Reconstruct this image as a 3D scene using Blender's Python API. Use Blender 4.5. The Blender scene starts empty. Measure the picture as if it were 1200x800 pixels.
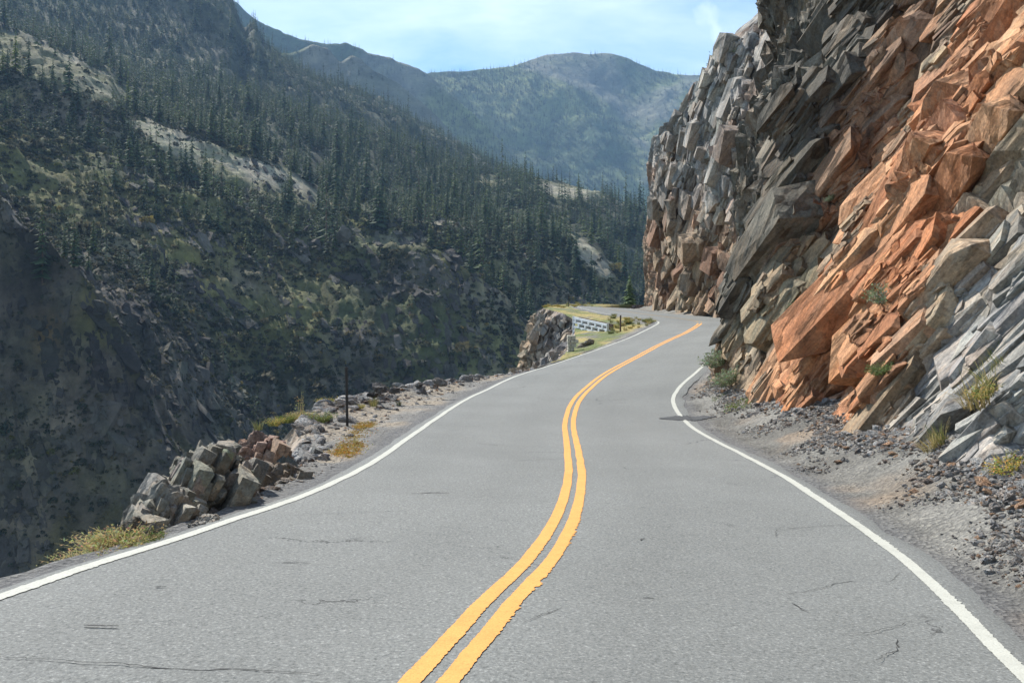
import bpy, math, random
import numpy as np
from mathutils import Vector, Matrix
random.seed(7); RNG = np.random.default_rng(7)
SC = bpy.context.scene; COL = SC.collection

# ------------------------------------------------------------------ camera
F = 1050.0; YH = 340.0            # focal length and horizon row for a 1200 x 800 frame
cam = bpy.data.cameras.new('camera'); cam.sensor_width = 36.0; cam.lens = 36*F/1200
cam.shift_y = -(400-YH)/1200; cam.clip_start = 0.1; cam.clip_end = 20000
co = bpy.data.objects.new('camera', cam); COL.objects.link(co)
co.location = (0, 0, 0); co.rotation_euler = (math.radians(90), 0, 0)
SC.camera = co
SC.view_settings.view_transform = 'Standard'; SC.view_settings.look = 'None'
SC.view_settings.exposure = 0.88; SC.view_settings.gamma = 1.0

# ------------------------------------------------------------------ sun and sky
SUN_EL = math.radians(46); SUN_AZ = math.radians(-38)      # azimuth from +Y, clockwise (negative = left)
SUN_DIR = np.array([math.sin(SUN_AZ)*math.cos(SUN_EL), math.cos(SUN_AZ)*math.cos(SUN_EL), math.sin(SUN_EL)])
sl = bpy.data.lights.new('sun', 'SUN'); sl.energy = 5.0; sl.angle = math.radians(0.53); sl.color = (1.0, 0.955, 0.88)
so = bpy.data.objects.new('sun', sl); COL.objects.link(so)
so.rotation_euler = Vector(SUN_DIR).to_track_quat('Z', 'Y').to_euler(); so.location = (-40, 30, 60)
world = bpy.data.worlds.new('World'); SC.world = world; world.use_nodes = True
def make_world():
    nt = world.node_tree; N = nt.nodes; L = nt.links; N.clear()
    out = N.new('ShaderNodeOutputWorld'); bg = N.new('ShaderNodeBackground'); bg.inputs['Strength'].default_value = 0.075
    sky = N.new('ShaderNodeTexSky'); sky.sky_type = 'NISHITA'; sky.sun_disc = False
    sky.sun_elevation = SUN_EL; sky.sun_rotation = SUN_AZ; sky.altitude = 2500; sky.air_density = 1.0; sky.dust_density = 0.6; sky.ozone_density = 1.2
    tc = N.new('ShaderNodeTexCoord')
    sep = N.new('ShaderNodeSeparateXYZ'); L.new(tc.outputs['Generated'], sep.inputs[0])
    # project the view direction on a high cloud layer
    zc = N.new('ShaderNodeMath'); zc.operation = 'ADD'; zc.inputs[1].default_value = 0.12; L.new(sep.outputs['Z'], zc.inputs[0])
    zm = N.new('ShaderNodeMath'); zm.operation = 'MAXIMUM'; zm.inputs[1].default_value = 0.05; L.new(zc.outputs[0], zm.inputs[0])
    dx = N.new('ShaderNodeMath'); dx.operation = 'DIVIDE'; L.new(sep.outputs['X'], dx.inputs[0]); L.new(zm.outputs[0], dx.inputs[1])
    dy = N.new('ShaderNodeMath'); dy.operation = 'DIVIDE'; L.new(sep.outputs['Y'], dy.inputs[0]); L.new(zm.outputs[0], dy.inputs[1])
    cb = N.new('ShaderNodeCombineXYZ'); L.new(dx.outputs[0], cb.inputs[0]); L.new(dy.outputs[0], cb.inputs[1])
    mp = N.new('ShaderNodeMapping'); mp.inputs['Scale'].default_value = (0.9, 1.0, 1.0); mp.inputs['Location'].default_value = (3.4, 1.9, 0); mp.inputs['Rotation'].default_value = (0, 0, 0.25)
    L.new(cb.outputs[0], mp.inputs[0])
    n1 = N.new('ShaderNodeTexNoise'); n1.inputs['Scale'].default_value = 1.15; n1.inputs['Detail'].default_value = 9; n1.inputs['Roughness'].default_value = 0.58; n1.inputs['Distortion'].default_value = 0.5
    L.new(mp.outputs[0], n1.inputs['Vector'])
    r1 = N.new('ShaderNodeValToRGB'); r1.color_ramp.elements[0].position = 0.38; r1.color_ramp.elements[0].color = (0, 0, 0, 1); r1.color_ramp.elements[1].position = 0.74; r1.color_ramp.elements[1].color = (1, 1, 1, 1)
    L.new(n1.outputs['Fac'], r1.inputs[0])
    mf = N.new('ShaderNodeMath'); mf.operation = 'MULTIPLY'; mf.inputs[1].default_value = 0.56; L.new(r1.outputs[0], mf.inputs[0])
    # one small puff of cloud above the grey spur
    nrm = N.new('ShaderNodeVectorMath'); nrm.operation = 'NORMALIZE'; L.new(tc.outputs['Generated'], nrm.inputs[0])
    n2 = N.new('ShaderNodeTexNoise'); n2.inputs['Scale'].default_value = 22; n2.inputs['Detail'].default_value = 6; L.new(nrm.outputs[0], n2.inputs['Vector'])
    wv = N.new('ShaderNodeVectorMath'); wv.operation = 'MULTIPLY_ADD'; wv.inputs[1].default_value = (.10, .10, .10); L.new(n2.outputs['Color'], wv.inputs[0]); L.new(nrm.outputs[0], wv.inputs[2])
    pc = Vector((228/1050, 1, 312/1050)).normalized()+Vector((.05, .05, .05)); ds = N.new('ShaderNodeVectorMath'); ds.operation = 'DISTANCE'; ds.inputs[1].default_value = pc; L.new(wv.outputs[0], ds.inputs[0])
    r2 = N.new('ShaderNodeValToRGB'); r2.color_ramp.elements[0].position = 0.006; r2.color_ramp.elements[0].color = (.42, .42, .42, 1); r2.color_ramp.elements[1].position = 0.034; r2.color_ramp.elements[1].color = (0, 0, 0, 1); L.new(ds.outputs['Value'], r2.inputs[0])
    mx = N.new('ShaderNodeMath'); mx.operation = 'MAXIMUM'; L.new(mf.outputs[0], mx.inputs[0]); L.new(r2.outputs[0], mx.inputs[1]); mf = mx
    mix = N.new('ShaderNodeMix'); mix.data_type = 'RGBA'; mix.inputs[7].default_value = (15.0, 15.6, 16.0, 1)
    L.new(mf.outputs[0], mix.inputs[0]); tn = N.new('ShaderNodeMix'); tn.data_type = 'RGBA'; tn.blend_type = 'MULTIPLY'; tn.inputs[0].default_value = 1.0; tn.inputs[7].default_value = (1.05, 1.38, 1.42, 1); L.new(sky.outputs[0], tn.inputs[6]); L.new(tn.outputs[2], mix.inputs[6])
    L.new(mix.outputs[2], bg.inputs['Color']); L.new(bg.outputs[0], out.inputs['Surface'])
make_world()

# ------------------------------------------------------------------ numpy noise
def _hash(ix, iy, iz, seed):
    h = (ix.astype(np.int64)*374761393 + iy.astype(np.int64)*668265263 + iz.astype(np.int64)*2147483647 + seed*1274126177) & 0xffffffff
    h = ((h ^ (h >> 13))*1274126177) & 0xffffffff
    h = ((h ^ (h >> 15))*2246822519) & 0xffffffff
    return ((h ^ (h >> 16)) & 0xffffff)/float(0xffffff)
def vnoise(x, y, z=0.0, seed=0):
    x = np.asarray(x, float); y = np.asarray(y, float); z = np.zeros_like(x)+z
    ix, iy, iz = np.floor(x), np.floor(y), np.floor(z)
    fx, fy, fz = x-ix, y-iy, z-iz
    fx = fx*fx*fx*(fx*(fx*6-15)+10); fy = fy*fy*fy*(fy*(fy*6-15)+10); fz = fz*fz*(3-2*fz)
    ix, iy, iz = ix.astype(np.int64), iy.astype(np.int64), iz.astype(np.int64)
    r = 0
    flat = not np.any(fz)
    for dz in ((0,) if flat else (0, 1)):
        a = _hash(ix, iy, iz+dz, seed)*(1-fx)+_hash(ix+1, iy, iz+dz, seed)*fx
        b = _hash(ix, iy+1, iz+dz, seed)*(1-fx)+_hash(ix+1, iy+1, iz+dz, seed)*fx
        c = a*(1-fy)+b*fy
        r = r + (c if flat else c*(fz if dz else 1-fz))
    return r*2-1
def fbm(x, y, z=0.0, oct=4, seed=0, rough=0.5, lac=2.03):
    s = 0; a = 1.0; n = 0
    for o in range(oct):
        s = s + a*vnoise(x, y, z, seed+o*17); n += a; a *= rough; x = x*lac+3.1; y = y*lac+1.7; z = z*lac
    return s/n
def ridged(x, y, oct=4, seed=0, rough=0.55):
    s = 0; a = 1.0; n = 0
    for o in range(oct):
        s = s + a*(1-2*np.abs(vnoise(x, y, 0.0, seed+o*13))); n += a; a *= rough; x = x*2.07+1.3; y = y*2.07+5.1
    return s/n
def facets(u, v, seed=0, tilt=1.0, soft=0.15):
    """planar cells with short slopes between them: fractured rock; returns height about -1..1"""
    iu, iv = np.floor(u).astype(np.int64), np.floor(v).astype(np.int64)
    d1 = np.full(u.shape, 1e9); d2 = d1.copy(); h1 = np.zeros(u.shape); h2 = h1.copy(); z0 = np.zeros_like(iu)
    for du in (-1, 0, 1):
        for dv in (-1, 0, 1):
            cu, cv = iu+du, iv+dv
            pu = cu+_hash(cu, cv, z0, seed); pv = cv+_hash(cu, cv, z0, seed+1)
            d = np.abs(u-pu)*0.6 + np.sqrt((u-pu)**2+(v-pv)**2)*0.7
            hh = _hash(cu, cv, z0, seed+2)*2-1 + tilt*((_hash(cu, cv, z0, seed+3)*2-1)*(u-pu)+(_hash(cu, cv, z0, seed+4)*2-1)*(v-pv))
            m = d < d1; m2 = (~m) & (d < d2)
            h2 = np.where(m, h1, np.where(m2, hh, h2)); d2 = np.where(m, d1, np.where(m2, d, d2))
            d1 = np.where(m, d, d1); h1 = np.where(m, hh, h1)
    return h1+(h2-h1)*.5*(1-np.clip((d2-d1)/soft, 0, 1))
def sstep(a, b, x):
    t = np.clip((x-a)/(b-a), 0, 1); return t*t*(3-2*t)
def mixc(c1, c2, t):
    t = np.asarray(t)[..., None]; return np.asarray(c1)*(1-t)+np.asarray(c2)*t

# ------------------------------------------------------------------ object helpers
def tag(o, label=None, cat=None, group=None, kind=None):
    if label: o['label'] = label
    if cat: o['category'] = cat
    if group: o['group'] = group
    if kind: o['kind'] = kind
    return o
def mesh_np(name, verts, faces, mat, parent=None, cols=None, smooth=True, mats=None, fmat=None):
    """faces: (n,3) or (n,4) int array"""
    verts = np.ascontiguousarray(verts, dtype=np.float32); faces = np.ascontiguousarray(faces, dtype=np.int32)
    me = bpy.data.meshes.new(name); k = faces.shape[1]
    me.vertices.add(len(verts)); me.vertices.foreach_set('co', verts.ravel())
    me.loops.add(faces.size); me.loops.foreach_set('vertex_index', faces.ravel())
    me.polygons.add(len(faces)); me.polygons.foreach_set('loop_start', np.arange(0, faces.size, k, dtype=np.int32))
    me.polygons.foreach_set('loop_total', np.full(len(faces), k, dtype=np.int32))
    me.polygons.foreach_set('use_smooth', np.full(len(faces), bool(smooth)))
    for m in (mats or [mat]): me.materials.append(m)
    if fmat is not None: me.polygons.foreach_set('material_index', np.asarray(fmat, dtype=np.int32))
    me.update(calc_edges=True)
    if cols is not None:
        at = me.color_attributes.new('Col', 'FLOAT_COLOR', 'POINT')
        c4 = np.ones((len(verts), 4), np.float32); c4[:, :3] = cols; at.data.foreach_set('color', c4.ravel())
    o = bpy.data.objects.new(name, me); COL.objects.link(o)
    if parent: o.parent = parent
    return o
def grid_faces(nu, nv, flip=False):
    i, j = np.meshgrid(np.arange(nu-1), np.arange(nv-1), indexing='ij')
    a = i*nv+j; f = np.stack([a, a+nv, a+nv+1, a+1], -1).reshape(-1, 4)
    return f[:, ::-1].copy() if flip else f
def empty(name, loc, rz=0):
    o = bpy.data.objects.new(name, None); COL.objects.link(o); o.location = loc; o.rotation_euler = (0, 0, rz); o.empty_display_size = 0.1
    return o
class MB:
    """collects simple solids"""
    def __init__(s): s.v = []; s.f = []; s.c = []
    def add(s, vs, fs, col=None):
        b = len(s.v); s.v += [tuple(p) for p in vs]; s.f += [tuple(b+i for i in f) for f in fs]; s.c += [col or (1, 1, 1)]*len(vs)
    def box(s, p, x, y, z):     # centre and three half-axis vectors
        p, x, y, z = map(Vector, (p, x, y, z)); vs = [p+sx*x+sy*y+sz*z for sz in (-1, 1) for sy in (-1, 1) for sx in (-1, 1)]
        s.add(vs, [(0, 2, 3, 1), (4, 5, 7, 6), (0, 1, 5, 4), (2, 6, 7, 3), (0, 4, 6, 2), (1, 3, 7, 5)])
    def tube(s, p, q, r0, r1, n=6, cap=True):
        p, q = Vector(p), Vector(q); d = (q-p).normalized(); a = d.orthogonal().normalized(); b = d.cross(a)
        vs = [p+(a*math.cos(t)+b*math.sin(t))*r0 for t in [2*math.pi*i/n for i in range(n)]]+[q+(a*math.cos(t)+b*math.sin(t))*r1 for t in [2*math.pi*i/n for i in range(n)]]
        fs = [(i, (i+1) % n, n+(i+1) % n, n+i) for i in range(n)]
        if cap: fs += [tuple(range(n-1, -1, -1)), tuple(range(n, 2*n))]
        s.add(vs, fs)
    def build(s, name, mat, parent=None, smooth=False, bevel=0, cols=False):
        me = bpy.data.meshes.new(name); me.from_pydata(s.v, [], s.f); me.materials.append(mat)
        if smooth: me.polygons.foreach_set('use_smooth', [True]*len(me.polygons))
        if cols:
            at = me.color_attributes.new('Col', 'FLOAT_COLOR', 'POINT'); at.data.foreach_set('color', [x for c in s.c for x in (*c, 1.0)])
        me.update(); o = bpy.data.objects.new(name, me); COL.objects.link(o)
        if parent: o.parent = parent
        if bevel:
            b = o.modifiers.new('bevel', 'BEVEL'); b.width = bevel; b.segments = 2; b.limit_method = 'ANGLE'
        return o

# ------------------------------------------------------------------ materials
def new_mat(name, rough=0.9):
    m = bpy.data.materials.new(name); m.use_nodes = True; nt = m.node_tree; b = nt.nodes['Principled BSDF']
    b.inputs['Roughness'].default_value = rough; b.inputs['Specular IOR Level'].default_value = 0.25
    return m, nt, b
def node(nt, typ, **kw):
    n = nt.nodes.new(typ)
    for k, v in kw.items():
        if k.startswith('in_'): n.inputs[k[3:].replace('_', ' ')].default_value = v
        else: setattr(n, k, v)
    return n
def noise_node(nt, scale, detail=6, rough=0.6, dist=0.0, coord='Object', vec=None):
    n = nt.nodes.new('ShaderNodeTexNoise'); n.inputs['Scale'].default_value = scale; n.inputs['Detail'].default_value = detail
    n.inputs['Roughness'].default_value = rough; n.inputs['Distortion'].default_value = dist
    if vec is None:
        tc = nt.nodes.new('ShaderNodeTexCoord'); vec = tc.outputs[coord]
    nt.links.new(vec, n.inputs['Vector']); return n
def ramp(nt, src, stops):
    r = nt.nodes.new('ShaderNodeValToRGB'); e = r.color_ramp.elements
    while len(e) < len(stops): e.new(0.5)
    for i, (p, c) in enumerate(stops):
        e[i].position = p; e[i].color = (*c, 1) if len(c) == 3 else c
    nt.links.new(src, r.inputs[0]); return r
def mixn(nt, a, b, fac, mode='MIX'):
    m = nt.nodes.new('ShaderNodeMix'); m.data_type = 'RGBA'; m.blend_type = mode
    for s, i in ((a, 6), (b, 7), (fac, 0)):
        if isinstance(s, (int, float)): m.inputs[i].default_value = s
        elif isinstance(s, tuple): m.inputs[i].default_value = (*s, 1) if len(s) == 3 else s
        else: nt.links.new(s, m.inputs[i])
    return m.outputs[2]
def bump(nt, bsdf, src, strength, dist, prev=None):
    b = nt.nodes.new('ShaderNodeBump'); b.inputs['Strength'].default_value = strength; b.inputs['Distance'].default_value = dist
    nt.links.new(src, b.inputs['Height'])
    if prev is not None: nt.links.new(prev, b.inputs['Normal'])
    nt.links.new(b.outputs[0], bsdf.inputs['Normal']); return b.outputs[0]
def col_attr(nt):
    a = nt.nodes.new('ShaderNodeVertexColor'); a.layer_name = 'Col'; return a.outputs['Color']

BED = Vector((0.40, -0.42, 0.82)).normalized()      # fall line of the beds
def bed_coord(nt, squash=.72):
    """object coordinates compressed along the beds, so that features come out long and slabby"""
    tc = nt.nodes.new('ShaderNodeTexCoord'); dp = nt.nodes.new('ShaderNodeVectorMath'); dp.operation = 'DOT_PRODUCT'; dp.inputs[1].default_value = BED; nt.links.new(tc.outputs['Object'], dp.inputs[0])
    sc = nt.nodes.new('ShaderNodeVectorMath'); sc.operation = 'SCALE'; sc.inputs[0].default_value = BED*(-squash); nt.links.new(dp.outputs['Value'], sc.inputs['Scale'])
    ad = nt.nodes.new('ShaderNodeVectorMath'); ad.operation = 'ADD'; nt.links.new(tc.outputs['Object'], ad.inputs[0]); nt.links.new(sc.outputs[0], ad.inputs[1]); return ad.outputs[0]
def mat_rock(name, s_fine=1.0, bump_d=0.05, var=0.5, squash=.72):
    m, nt, b = new_mat(name, 0.92); L = nt.links
    c = col_attr(nt); bc = bed_coord(nt, squash)
    n1 = noise_node(nt, 3.5*s_fine, 10, 0.7, 0.3, vec=bc)
    v = ramp(nt, n1.outputs['Fac'], [(0.28, (1-var, 1-var, 1-var)), (0.5, (1, 1, 1)), (0.72, (1+var, 1+var*0.97, 1+var*0.9))])
    c1 = mixn(nt, c, v.outputs[0], 1.0, 'MULTIPLY')
    n2 = noise_node(nt, 0.9*s_fine, 6, 0.6, 0.8)
    st = ramp(nt, n2.outputs['Fac'], [(0.42, (1, 1, 1)), (0.62, (0.62, 0.62, 0.64))])
    c2 = mixn(nt, c1, st.outputs[0], 0.6, 'MULTIPLY')
    n5 = noise_node(nt, 1.3*s_fine, 7, 0.68, 0.6, vec=bed_coord(nt, .85)); vr = ramp(nt, n5.outputs['Fac'], [(0.34, (0.60, 0.63, 0.66)), (0.47, (1, 1, 1)), (0.60, (1.12, 0.92, 0.76)), (0.72, (1.30, 1.26, 1.18))])
    c2 = mixn(nt, c2, vr.outputs[0], 0.8, 'MULTIPLY')
    n6 = noise_node(nt, 16*s_fine, 6, 0.75); v6 = ramp(nt, n6.outputs['Fac'], [(0.36, (0.58, 0.58, 0.60)), (0.5, (1, 1, 1)), (0.64, (1.4, 1.38, 1.34))]); c2 = mixn(nt, c2, v6.outputs[0], 0.75, 'MULTIPLY')
    L.new(c2, b.inputs['Base Color'])
    # broken plates: each cell is a plane of its own tilt (its position dotted with a random vector)
    prev = None
    for scl, dist, stn in ((1.7*s_fine, bump_d*2.6, .9), (5.5*s_fine, bump_d*1.1, .9)):
        nw = noise_node(nt, scl*1.2, 3, .5, vec=bc); wp = nt.nodes.new('ShaderNodeVectorMath'); wp.operation = 'MULTIPLY_ADD'; L.new(nw.outputs['Color'], wp.inputs[0]); wp.inputs[1].default_value = (.5/scl,)*3; L.new(bc, wp.inputs[2])
        vo = nt.nodes.new('ShaderNodeTexVoronoi'); vo.inputs['Scale'].default_value = scl; vo.inputs['Randomness'].default_value = 1.0; L.new(wp.outputs[0], vo.inputs['Vector'])
        df = nt.nodes.new('ShaderNodeVectorMath'); df.operation = 'SUBTRACT'; L.new(wp.outputs[0], df.inputs[0]); L.new(vo.outputs['Position'], df.inputs[1])
        ce = nt.nodes.new('ShaderNodeVectorMath'); ce.operation = 'SUBTRACT'; L.new(vo.outputs['Color'], ce.inputs[0]); ce.inputs[1].default_value = (.5, .5, .5)
        dt = nt.nodes.new('ShaderNodeVectorMath'); dt.operation = 'DOT_PRODUCT'; L.new(df.outputs[0], dt.inputs[0]); L.new(ce.outputs[0], dt.inputs[1])
        mu = nt.nodes.new('ShaderNodeMath'); mu.operation = 'MULTIPLY_ADD'; L.new(dt.outputs['Value'], mu.inputs[0]); mu.inputs[1].default_value = 2.4*scl
        sp = nt.nodes.new('ShaderNodeSeparateXYZ'); L.new(vo.outputs['Color'], sp.inputs[0]); L.new(sp.outputs[0], mu.inputs[2])
        prev = bump(nt, b, mu.outputs[0], 1.0, dist*1.3, prev)
    n3 = noise_node(nt, 13.0*s_fine, 8, 0.72, 0.1, vec=bc)
    bump(nt, b, n3.outputs['Fac'], 0.8, bump_d*.8, prev)
    return m
M_CLIFF = mat_rock('cliff_rock', 1.0, 0.07, 0.5)
M_CLIFF2 = mat_rock('far_cliff_rock', 0.45, 0.14, 0.45)
M_STONE = mat_rock('loose_stone', 2.4, 0.022, 0.35, .3)

def mat_gravel():
    m, nt, b = new_mat('gravel', 0.95)
    c = col_attr(nt)
    vo = nt.nodes.new('ShaderNodeTexVoronoi'); vo.inputs['Scale'].default_value = 22; tc = nt.nodes.new('ShaderNodeTexCoord'); nt.links.new(tc.outputs['Object'], vo.inputs['Vector'])
    hs = ramp(nt, vo.outputs['Color'], [(0.1, (0.62, 0.62, 0.62)), (0.5, (0.98, 0.98, 0.98)), (0.9, (1.5, 1.48, 1.42))])
    n = noise_node(nt, 60, 4, 0.7); v = ramp(nt, n.outputs['Fac'], [(0.3, (0.6, 0.6, 0.6)), (0.7, (1.35, 1.35, 1.35))])
    c1 = mixn(nt, c, hs.outputs[0], 0.75, 'MULTIPLY'); c2 = mixn(nt, c1, v.outputs[0], 0.8, 'MULTIPLY')
    nt.links.new(c2, b.inputs['Base Color'])
    p = bump(nt, b, vo.outputs['Distance'], 0.8, 0.03); n3 = noise_node(nt, 12, 8, 0.7); bump(nt, b, n3.outputs['Fac'], 0.7, 0.06, p)
    return m
M_GRAVEL = mat_gravel()

def mat_asphalt():
    m, nt, b = new_mat('asphalt', 0.88); L = nt.links
    n1 = noise_node(nt, 42, 4, 0.8)
    agg = ramp(nt, n1.outputs['Fac'], [(0.30, (0.060, 0.062, 0.060)), (0.44, (0.142, 0.147, 0.141)), (0.57, (0.188, 0.193, 0.184)), (0.72, (0.38, 0.38, 0.36))])
    n2 = noise_node(nt, 0.35, 5, 0.6); lg = ramp(nt, n2.outputs['Fac'], [(0.3, (0.90, 0.90, 0.90)), (0.7, (1.09, 1.09, 1.09))])
    c = mixn(nt, agg.outputs[0], lg.outputs[0], 1.0, 'MULTIPLY')
    # wheel tracks: V coordinate across road is stored in the colour attribute (r = across, g = wear)
    tr = col_attr(nt); c = mixn(nt, c, tr, 1.0, 'MULTIPLY')
    tc = nt.nodes.new('ShaderNodeTexCoord')
    # transverse dashes / scuffs
    mp = node(nt, 'ShaderNodeMapping'); mp.inputs['Scale'].default_value = (0.9, 6.0, 1.0); L.new(tc.outputs['Object'], mp.inputs[0])
    n4 = noise_node(nt, 1.4, 5, 0.65, 0.2, vec=mp.outputs[0]); sc = ramp(nt, n4.outputs['Fac'], [(0.64, (1, 1, 1)), (0.73, (0.72, 0.72, 0.72))])
    c = mixn(nt, c, sc.outputs[0], 0.5, 'MULTIPLY')
    # random fine cracks
    vo = nt.nodes.new('ShaderNodeTexVoronoi'); vo.feature = 'DISTANCE_TO_EDGE'; vo.inputs['Scale'].default_value = 0.35
    nw = noise_node(nt, 2.2, 5, 0.7); ad = nt.nodes.new('ShaderNodeVectorMath'); ad.operation = 'MULTIPLY_ADD'; L.new(nw.outputs['Color'], ad.inputs[0]); ad.inputs[1].default_value = (0.9, 0.9, 0.9); L.new(tc.outputs['Object'], ad.inputs[2])
    L.new(ad.outputs[0], vo.inputs['Vector'])
    cr = ramp(nt, vo.outputs['Distance'], [(0.0025, (1, 1, 1)), (0.006, (0, 0, 0))])
    nm = noise_node(nt, 0.45, 3, 0.6); mk = ramp(nt, nm.outputs['Fac'], [(0.56, (0, 0, 0)), (0.62, (1, 1, 1))])
    fa = nt.nodes.new('ShaderNodeMath'); fa.operation = 'MULTIPLY'; L.new(cr.outputs[0], fa.inputs[0]); L.new(mk.outputs[0], fa.inputs[1])
    c = mixn(nt, c, (0.045, 0.045, 0.045), fa.outputs[0])
    L.new(c, b.inputs['Base Color'])
    bump(nt, b, n1.outputs['Fac'], 0.5, 0.012)
    return m
M_ASPHALT = mat_asphalt()
def mat_paint(name, col, spec_scale=70):
    m, nt, b = new_mat(name, 0.8)
    n1 = noise_node(nt, spec_scale, 3, 0.7); r = ramp(nt, n1.outputs['Fac'], [(0.28, tuple(x*0.62 for x in col)), (0.42, tuple(x*0.94 for x in col)), (0.7, tuple(min(1, x*1.1) for x in col))])
    n2 = noise_node(nt, 5, 6, 0.7); w = ramp(nt, n2.outputs['Fac'], [(0.3, (0.82, 0.82, 0.82)), (0.6, (1, 1, 1))])
    c = mixn(nt, r.outputs[0], w.outputs[0], 0.8, 'MULTIPLY')
    nt.links.new(c, b.inputs['Base Color']); bump(nt, b, n1.outputs['Fac'], 0.35, 0.01); return m
M_YELLOW = mat_paint('yellow_road_paint', (0.66, 0.315, 0.085)); M_WHITE = mat_paint('white_road_paint', (0.44, 0.44, 0.39))
def mat_plain(name, col, rough=0.85, scale=20, var=0.3, bd=0.01):
    m, nt, b = new_mat(name, rough); n1 = noise_node(nt, scale, 6, 0.65)
    r = ramp(nt, n1.outputs['Fac'], [(0.3, tuple(x*(1-var) for x in col)), (0.7, tuple(x*(1+var) for x in col))])
    nt.links.new(r.outputs[0], b.inputs['Base Color']); bump(nt, b, n1.outputs['Fac'], 0.5, bd); return m
M_SHADOW = mat_plain('painted_shadow', (0.062, 0.064, 0.066), 0.9, 30, 0.3)  # dark tone of the shadow painted on road and shoulder
M_POST = mat_plain('dark_post', (0.035, 0.032, 0.03), 0.7, 12, 0.3, 0.004)
M_WOODPOST = mat_plain('weathered_post', (0.10, 0.075, 0.06), 0.85, 12, 0.3, 0.004)
M_CRIB = mat_plain('pale_steel_crib', (0.52, 0.54, 0.55), 0.6, 6, 0.2, 0.004)
M_PALE = mat_plain('pale_concrete', (0.42, 0.39, 0.32), 0.9, 9, 0.35, 0.02)
M_BARK = mat_plain('bark', (0.08, 0.055, 0.04), 0.95, 14, 0.4, 0.02)
def mat_leaf(name, attr=True, col=(0.05, 0.08, 0.03)):
    m, nt, b = new_mat(name, 0.75); b.inputs['Specular IOR Level'].default_value = 0.15
    oi = nt.nodes.new('ShaderNodeObjectInfo')
    rr = ramp(nt, oi.outputs['Random'], [(0, (0.72, 0.8, 0.8)), (0.6, (1.0, 1.0, 1.0)), (0.93, (1.3, 1.2, 0.95)), (1.0, (2.0, 1.7, 0.8))])
    base = col_attr(nt) if attr else mixn(nt, col, col, 0.0)
    c = mixn(nt, base, rr.outputs[0], 1.0, 'MULTIPLY'); nt.links.new(c, b.inputs['Base Color'])
    tr = nt.nodes.new('ShaderNodeBsdfTranslucent'); nt.links.new(c, tr.inputs['Color'])
    ms = nt.nodes.new('ShaderNodeMixShader'); ms.inputs[0].default_value = 0.3
    o = nt.nodes['Material Output']; nt.links.new(b.outputs[0], ms.inputs[1]); nt.links.new(tr.outputs[0], ms.inputs[2]); nt.links.new(ms.outputs[0], o.inputs['Surface'])
    return m
M_NEEDLE = mat_leaf('conifer_needles')
def mat_plant():
    m = mat_leaf('plant_leaves'); nt = m.node_tree
    r = [n for n in nt.nodes if n.type == 'VALTORGB'][0]
    for e, c in zip(r.color_ramp.elements, ((.85, .9, .9), (1, 1, 1), (1.1, 1.05, 1), (1.15, 1.1, 1))): e.color = (*c, 1)
    return m
M_PLANT = mat_plant()
def mat_terrain(name, sc, bd):
    m, nt, b = new_mat(name, 0.95)
    c = col_attr(nt)
    n1 = noise_node(nt, sc, 10, 0.7, 0.3); v = ramp(nt, n1.outputs['Fac'], [(0.3, (0.45, 0.47, 0.48)), (0.5, (1, 1, 1)), (0.7, (1.6, 1.55, 1.45))])
    c1 = mixn(nt, c, v.outputs[0], 1.0, 'MULTIPLY')
    n2 = noise_node(nt, sc*0.22, 6, 0.65, 0.5); g = ramp(nt, n2.outputs['Fac'], [(0.45, (1, 1, 1)), (0.6, (0.85, 0.95, 0.78))])
    c2 = mixn(nt, c1, g.outputs[0], 0.8, 'MULTIPLY')
    nt.links.new(c2, b.inputs['Base Color'])
    n3 = noise_node(nt, sc*0.9, 10, 0.72); bump(nt, b, n3.outputs['Fac'], 0.9, bd)
    return m
M_TERR = mat_terrain('canyon_slope', 0.16, 3.5)
M_MTN = mat_terrain('far_slope', 0.018, 22.0)

# ------------------------------------------------------------------ the road: centre line, cross fall, half widths
ROAD = [(-3.2,-14,-0.80,0,3.3,3.2),(-2.2,-6,-1.34,0,3.3,3.2),(-1.25,0,-1.76,0.005,3.35,3.2),(-0.60,4.13,-2.045,0.0,3.36,3.2),(-0.41,4.80,-2.10,-0.005,3.34,3.22),(-0.18,6.04,-2.186,-0.018,3.25,3.25),(0.10,7.22,-2.309,-0.015,3.28,3.27),(0.41,8.70,-2.419,-0.021,3.26,3.26),(0.70,10.75,-2.560,-0.019,3.16,3.17),(0.94,13.36,-2.735,-0.018,3.17,3.16),(1.13,16.73,-2.948,-0.029,3.19,3.13),(1.38,21.64,-3.194,-0.029,3.20,2.93),(1.87,26.25,-3.250,0.007,3.29,2.80),(2.51,29.30,-3.181,0.041,3.38,2.95),(3.41,32.50,-3.034,0.062,3.51,3.28),(5.06,37.17,-2.832,0.093,3.44,3.35),(7.37,43.70,-2.580,0.118,3.28,3.37),(9.65,49.90,-2.376,0.100,3.11,3.38),(11.66,56.17,-2.193,0.064,2.93,3.39),(12.55,59.89,-2.139,0.012,2.68,3.41),(12.75,62.24,-2.134,-0.025,3.06,3.42),(12.53,65.14,-2.109,-0.024,3.41,3.43),(11.65,69.92,-2.031,-0.016,3.52,3.57),(10.62,76.94,-1.942,-0.031,3.53,3.53),(9.90,88.09,-1.888,-0.067,3.45,3.56),(12.45,121.05,-2.306,-0.051,3.34,3.53),(15.5,134,-2.7,-0.036,3.3,3.6),(25,147,-3.8,0,3.3,3.5),(42,154,-5,0,3.3,3.5)]
R0 = np.array(ROAD)
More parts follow.
